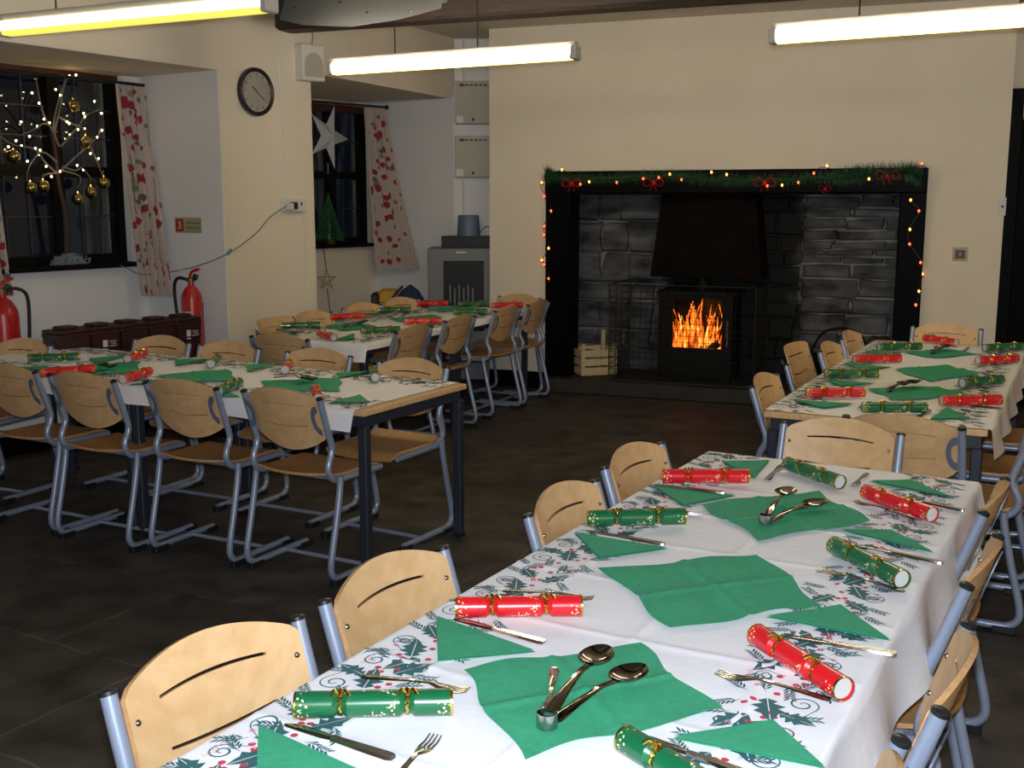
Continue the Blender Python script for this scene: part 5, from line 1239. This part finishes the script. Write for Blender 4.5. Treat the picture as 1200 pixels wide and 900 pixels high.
fl = lamp('fire_glow', 'POINT', (0, 0, 0), 5.0, (1.0, 0.36, 0.08), 0.0); fl.parent = froot; fl.location = (0, -0.12, 0.26)
# fireguard
gx_a = fo(714, 400, -0.14).x; gx_b = fo(884, 400, -0.14).x; GH = fo(714, 333, -0.14).z - HZ
root = empty('fireguard', (FPO.x, FPO.y, HZ), R(FR)); tag(root, 'black wire mesh fireguard cage standing round the stove', 'fireguard')
y0, y1 = -0.14, 0.52
m = MB()
for x in (gx_a, gx_b):
    m.tube([(x, y0, 0.005), (x, y0, GH)], 0.006, M_wire, 6); m.tube([(x, y0, GH), (x, y1, GH)], 0.006, M_wire, 6); m.tube([(x, y1, 0.005), (x, y1, GH)], 0.006, M_wire, 6); m.tube([(x, y0, 0.008), (x, y1, 0.008)], 0.006, M_wire, 6)
for z in (0.008, GH): m.tube([(gx_a, y0, z), (gx_b, y0, z)], 0.006, M_wire, 6)
m.tube([(gx_a, y1, GH), (gx_b, y1, GH)], 0.006, M_wire, 6); m.build('frame', root)
def mesh_panel(nm, A, B):
    m = MB(); A = Vector(A); B = Vector(B); L = (B - A).length; n = int(L / 0.05)
    for k in range(1, n): p = A.lerp(B, k / n); m.tube([p, p + Vector((0, 0, GH))], 0.0024, M_wire, 4, cap=False)
    for k in range(1, int(GH / 0.05)): m.tube([A + Vector((0, 0, 0.05 * k)), B + Vector((0, 0, 0.05 * k))], 0.0024, M_wire, 4, cap=False)
    m.build(nm, root)
mesh_panel('front_mesh', (gx_a, y0, 0), (gx_b, y0, 0)); mesh_panel('side_mesh', (gx_a, y0, 0), (gx_a, y1, 0)); mesh_panel('side_mesh', (gx_b, y0, 0), (gx_b, y1, 0))
# wooden crate with paper
ca = fo(672, 425, 0.10).x; cb_ = fo(708, 430, 0.10).x; cw = 0.32
root = empty('wooden_crate', FPO + E_ * ((ca + cb_) / 2 + 0.02) + NN * 0.16 + Vector((0, 0, HZ)), R(FR + 38)); tag(root, 'pale slatted wooden crate of kindling at the left of the hearth', 'crate')
for zz in (0.05, 0.125, 0.20):
    for y in (-0.15, 0.15): m = MB(); m.box((0, y, zz), (cw, 0.008, 0.058), M_crate); m.build('slat', root)
    for x in (-cw / 2, cw / 2): m = MB(); m.box((x, 0, zz), (0.008, 0.30, 0.058), M_crate); m.build('slat', root)
for x in (-cw / 2 + 0.018, cw / 2 - 0.018):
    for y in (-0.13, 0.13): m = MB(); m.box((x, y, 0.145 if y < 0 else 0.19), (0.03, 0.03, 0.27 if y < 0 else 0.36), M_crate); m.build('corner_post', root)
m = MB(); m.box((0, 0, 0.015), (cw - 0.02, 0.28, 0.012), M_crate); m.build('base', root)
m = MB(); rs = random.Random(5)
for k in range(9): m.tube([(rs.uniform(-.12, .12), rs.uniform(-.11, .11), 0.04 + 0.018 * k), (rs.uniform(-.12, .12), rs.uniform(-.11, .11), 0.05 + 0.018 * k)], 0.022, M_kraft, 7)
tag(m.build('kindling', loc=root.location, rz=root.rotation_euler.z), 'heap of kindling and paper inside the slatted crate', 'kindling', kind='stuff')
# log basket at the right
ba = fo(985, 400, 0.25); root = empty('log_basket', FPO + E_ * ba.x + NN * 0.28 + Vector((0, 0, HZ)), R(FR)); tag(root, 'black log basket at the right end of the hearth', 'basket')
m = MB(); k = 20; v = []
for r_, z in ((0.20, 0), (0.25, 0.25), (0.235, 0.25), (0.19, 0.02)):
    for i in range(k): a = 2 * PI * i / k; v.append((r_ * math.cos(a), r_ * 0.8 * math.sin(a), z))
m.add(v, [[q * k + i, q * k + (i + 1) % k, (q + 1) * k + (i + 1) % k, (q + 1) * k + i] for q in range(3) for i in range(k)] + [list(range(k))[::-1], [3 * k + i for i in range(k)]], M_iron); m.build('bowl', root, smooth=40)
m = MB(); m.tube([(-0.24, 0, 0.24), (-0.15, 0, 0.42), (0, 0, 0.47), (0.15, 0, 0.42), (0.24, 0, 0.24)], 0.01, M_iron, 8, 5); m.build('handle', root, smooth=40)
rs = random.Random(6); bp_ = FPO + NN * 0.36
LG = [(1000, 0), (1016, 0), (1032, 0), (1008, 1), (1024, 1), (1016, 2), (1038, 1), (1030, 2), (1024, 3), (1036, 3)]
for i, (px, r_) in enumerate(LG):
    c = fo(px, 380, 0.30).x; m = MB(); rr = 0.050 + 0.006 * rs.random()
    m.lathe([(rr * 0.96, -0.13), (rr, -0.12), (rr, 0.12), (rr * 0.96, 0.13)], M_bark, 12, Matrix.Translation((0, 0, 0)) @ Matrix.Rotation(PI / 2, 4, 'X'))
    q = FPO + E_ * c + NN * 0.36; rows_ = ('bottom', 'second', 'third', 'top')[r_]
    tag(m.build('firewood_log', loc=(q.x, q.y, HZ + 0.056 + r_ * 0.098), rz=R(FR), smooth=40), 'bark-covered log in the small stack against the right fireplace post', 'log', 'stacked logs by the right post')

# garland, bows, fairy lights
root = empty('tinsel_garland', (FPO.x, FPO.y, 0), R(FR)); tag(root, 'dark green tinsel garland with red bows along the fireplace lintel', 'garland')
m = MB(); rs = random.Random(21)
pth = [fo(px, py, -0.13) for px, py in ((640, 204), (652, 208), (690, 210), (740, 208), (790, 206), (830, 210), (880, 212), (940, 210), (985, 207), (1010, 203), (1040, 202), (1068, 201), (1079, 208))]
pth = crom(pth, 10)
m.tube(pth, 0.016, M_tinsel, 6)
for i in range(len(pth) - 1):
    dens = 46
    tt = (pth[i + 1] - pth[i]).normalized()
    for k in range(dens):
        p = pth[i].lerp(pth[i + 1], rs.random()); a = rs.uniform(0, 2 * PI)
        L = rs.uniform(0.05, 0.095) * (1.15 if p.x > pth[-1].x - 0.6 or i < 6 else 0.85)
        d = (Vector((0, math.cos(a), math.sin(a))) + tt * rs.uniform(-0.5, 0.5)).normalized(); e = p + d * L
        if e.y > -0.10: e.y = -0.10
        w_ = tt * 0.0022; m.add([p - w_, p + w_, e], [[0, 1, 2]], M_tinsel)
m.build('tinsel', root)
for px, py in ((670, 215), (766, 214), (896, 214), (967, 221), (1040, 206)):
    c = fo(px, py, -0.17); m = MB(); s = 0.7 if px == 967 else 1.3
    for sg in (-1, 1):
        m.tube([c, c + Vector((sg * 0.04 * s, -0.01, 0.028 * s)), c + Vector((sg * 0.062 * s, -0.01, 0)), c + Vector((sg * 0.04 * s, -0.01, -0.022 * s)), c], 0.013 * s, M_bow, 6, 4, flat=0.35)
        m.tube([c, c + Vector((sg * 0.02 * s, -0.01, -0.05 * s))], 0.010 * s, M_bow, 6, flat=0.3)
    m.ball(c, 0.017 * s, M_bow, 8); m.build('bow', root, smooth=60)
root = empty('fairy_lights', (FPO.x, FPO.y, 0), R(FR)); tag(root, 'string of small orange fairy lights around the fireplace surround', 'fairy lights')
def Z3(a): return [(620 + x / 2.5, 150 + y / 2.5) for x, y in a]
left = Z3([(52, 606), (50, 540), (55, 468), (58, 441), (45, 400), (38, 387), (58, 352), (45, 313), (45, 288), (65, 243), (45, 200), (38, 160), (97, 122)])
top = Z3([(160, 165), (186, 158), (266, 160), (343, 149), (388, 146), (420, 136), (454, 152), (541, 130), (585, 137), (703, 170), (746, 168), (793, 160), (838, 133), (876, 112), (998, 150), (1152, 107)])
right = Z3([(1157, 170), (1118, 211), (1142, 243), (1116, 297), (1115, 340), (1147, 394), (1152, 428), (1142, 478), (1133, 518)])
allp = left + top + right
W = [fo(px, py, -0.115 if 643 < px < 1080 else -0.02) for px, py in allp]
for i, p in enumerate(W):
    if 13 <= i < 29: p.y = -0.20
m = MB(); m.tube([w_ + Vector((0.012 * math.sin(i * 2.1), 0.004, 0.012 * math.cos(i * 3))) for i, w_ in enumerate(W)], 0.003, M_cable, 5, 3); m.build('cable', root)
redset = {3, 8, 9, 15, 17, 24, 31, 33, 34}
for i, p in enumerate(W):
    if i == 1: continue
    m = MB(); m.ball(p + Vector((0, -0.008, 0)), 0.0085, M_redbulb if (i % 3 == 1 or i in redset) else M_bulb, 8, (1, 1, 1.3)); m.tube([p + Vector((0, 0, -0.004)), p + Vector((0.006, 0.006, -0.022))], 0.006, M_cable, 6); m.build('bulb', root)

# wall switch right of the fireplace
c = on_plane(1125, 298, FPO, FR); root = empty('light_switch', c, R(FR)); tag(root, 'small dark brass switch plate on the wall right of the fireplace', 'switch')
m = MB(); m.box((0, -0.004, 0), (0.105, 0.008, 0.10), M_brass, bev=0.002); m.build('plate', root); m = MB(); m.box((0, -0.010, 0), (0.07, 0.008, 0.065), M_cap, bev=0.002); m.box((0, -0.016, 0), (0.012, 0.01, 0.02), M_brass); m.build('toggle', root)
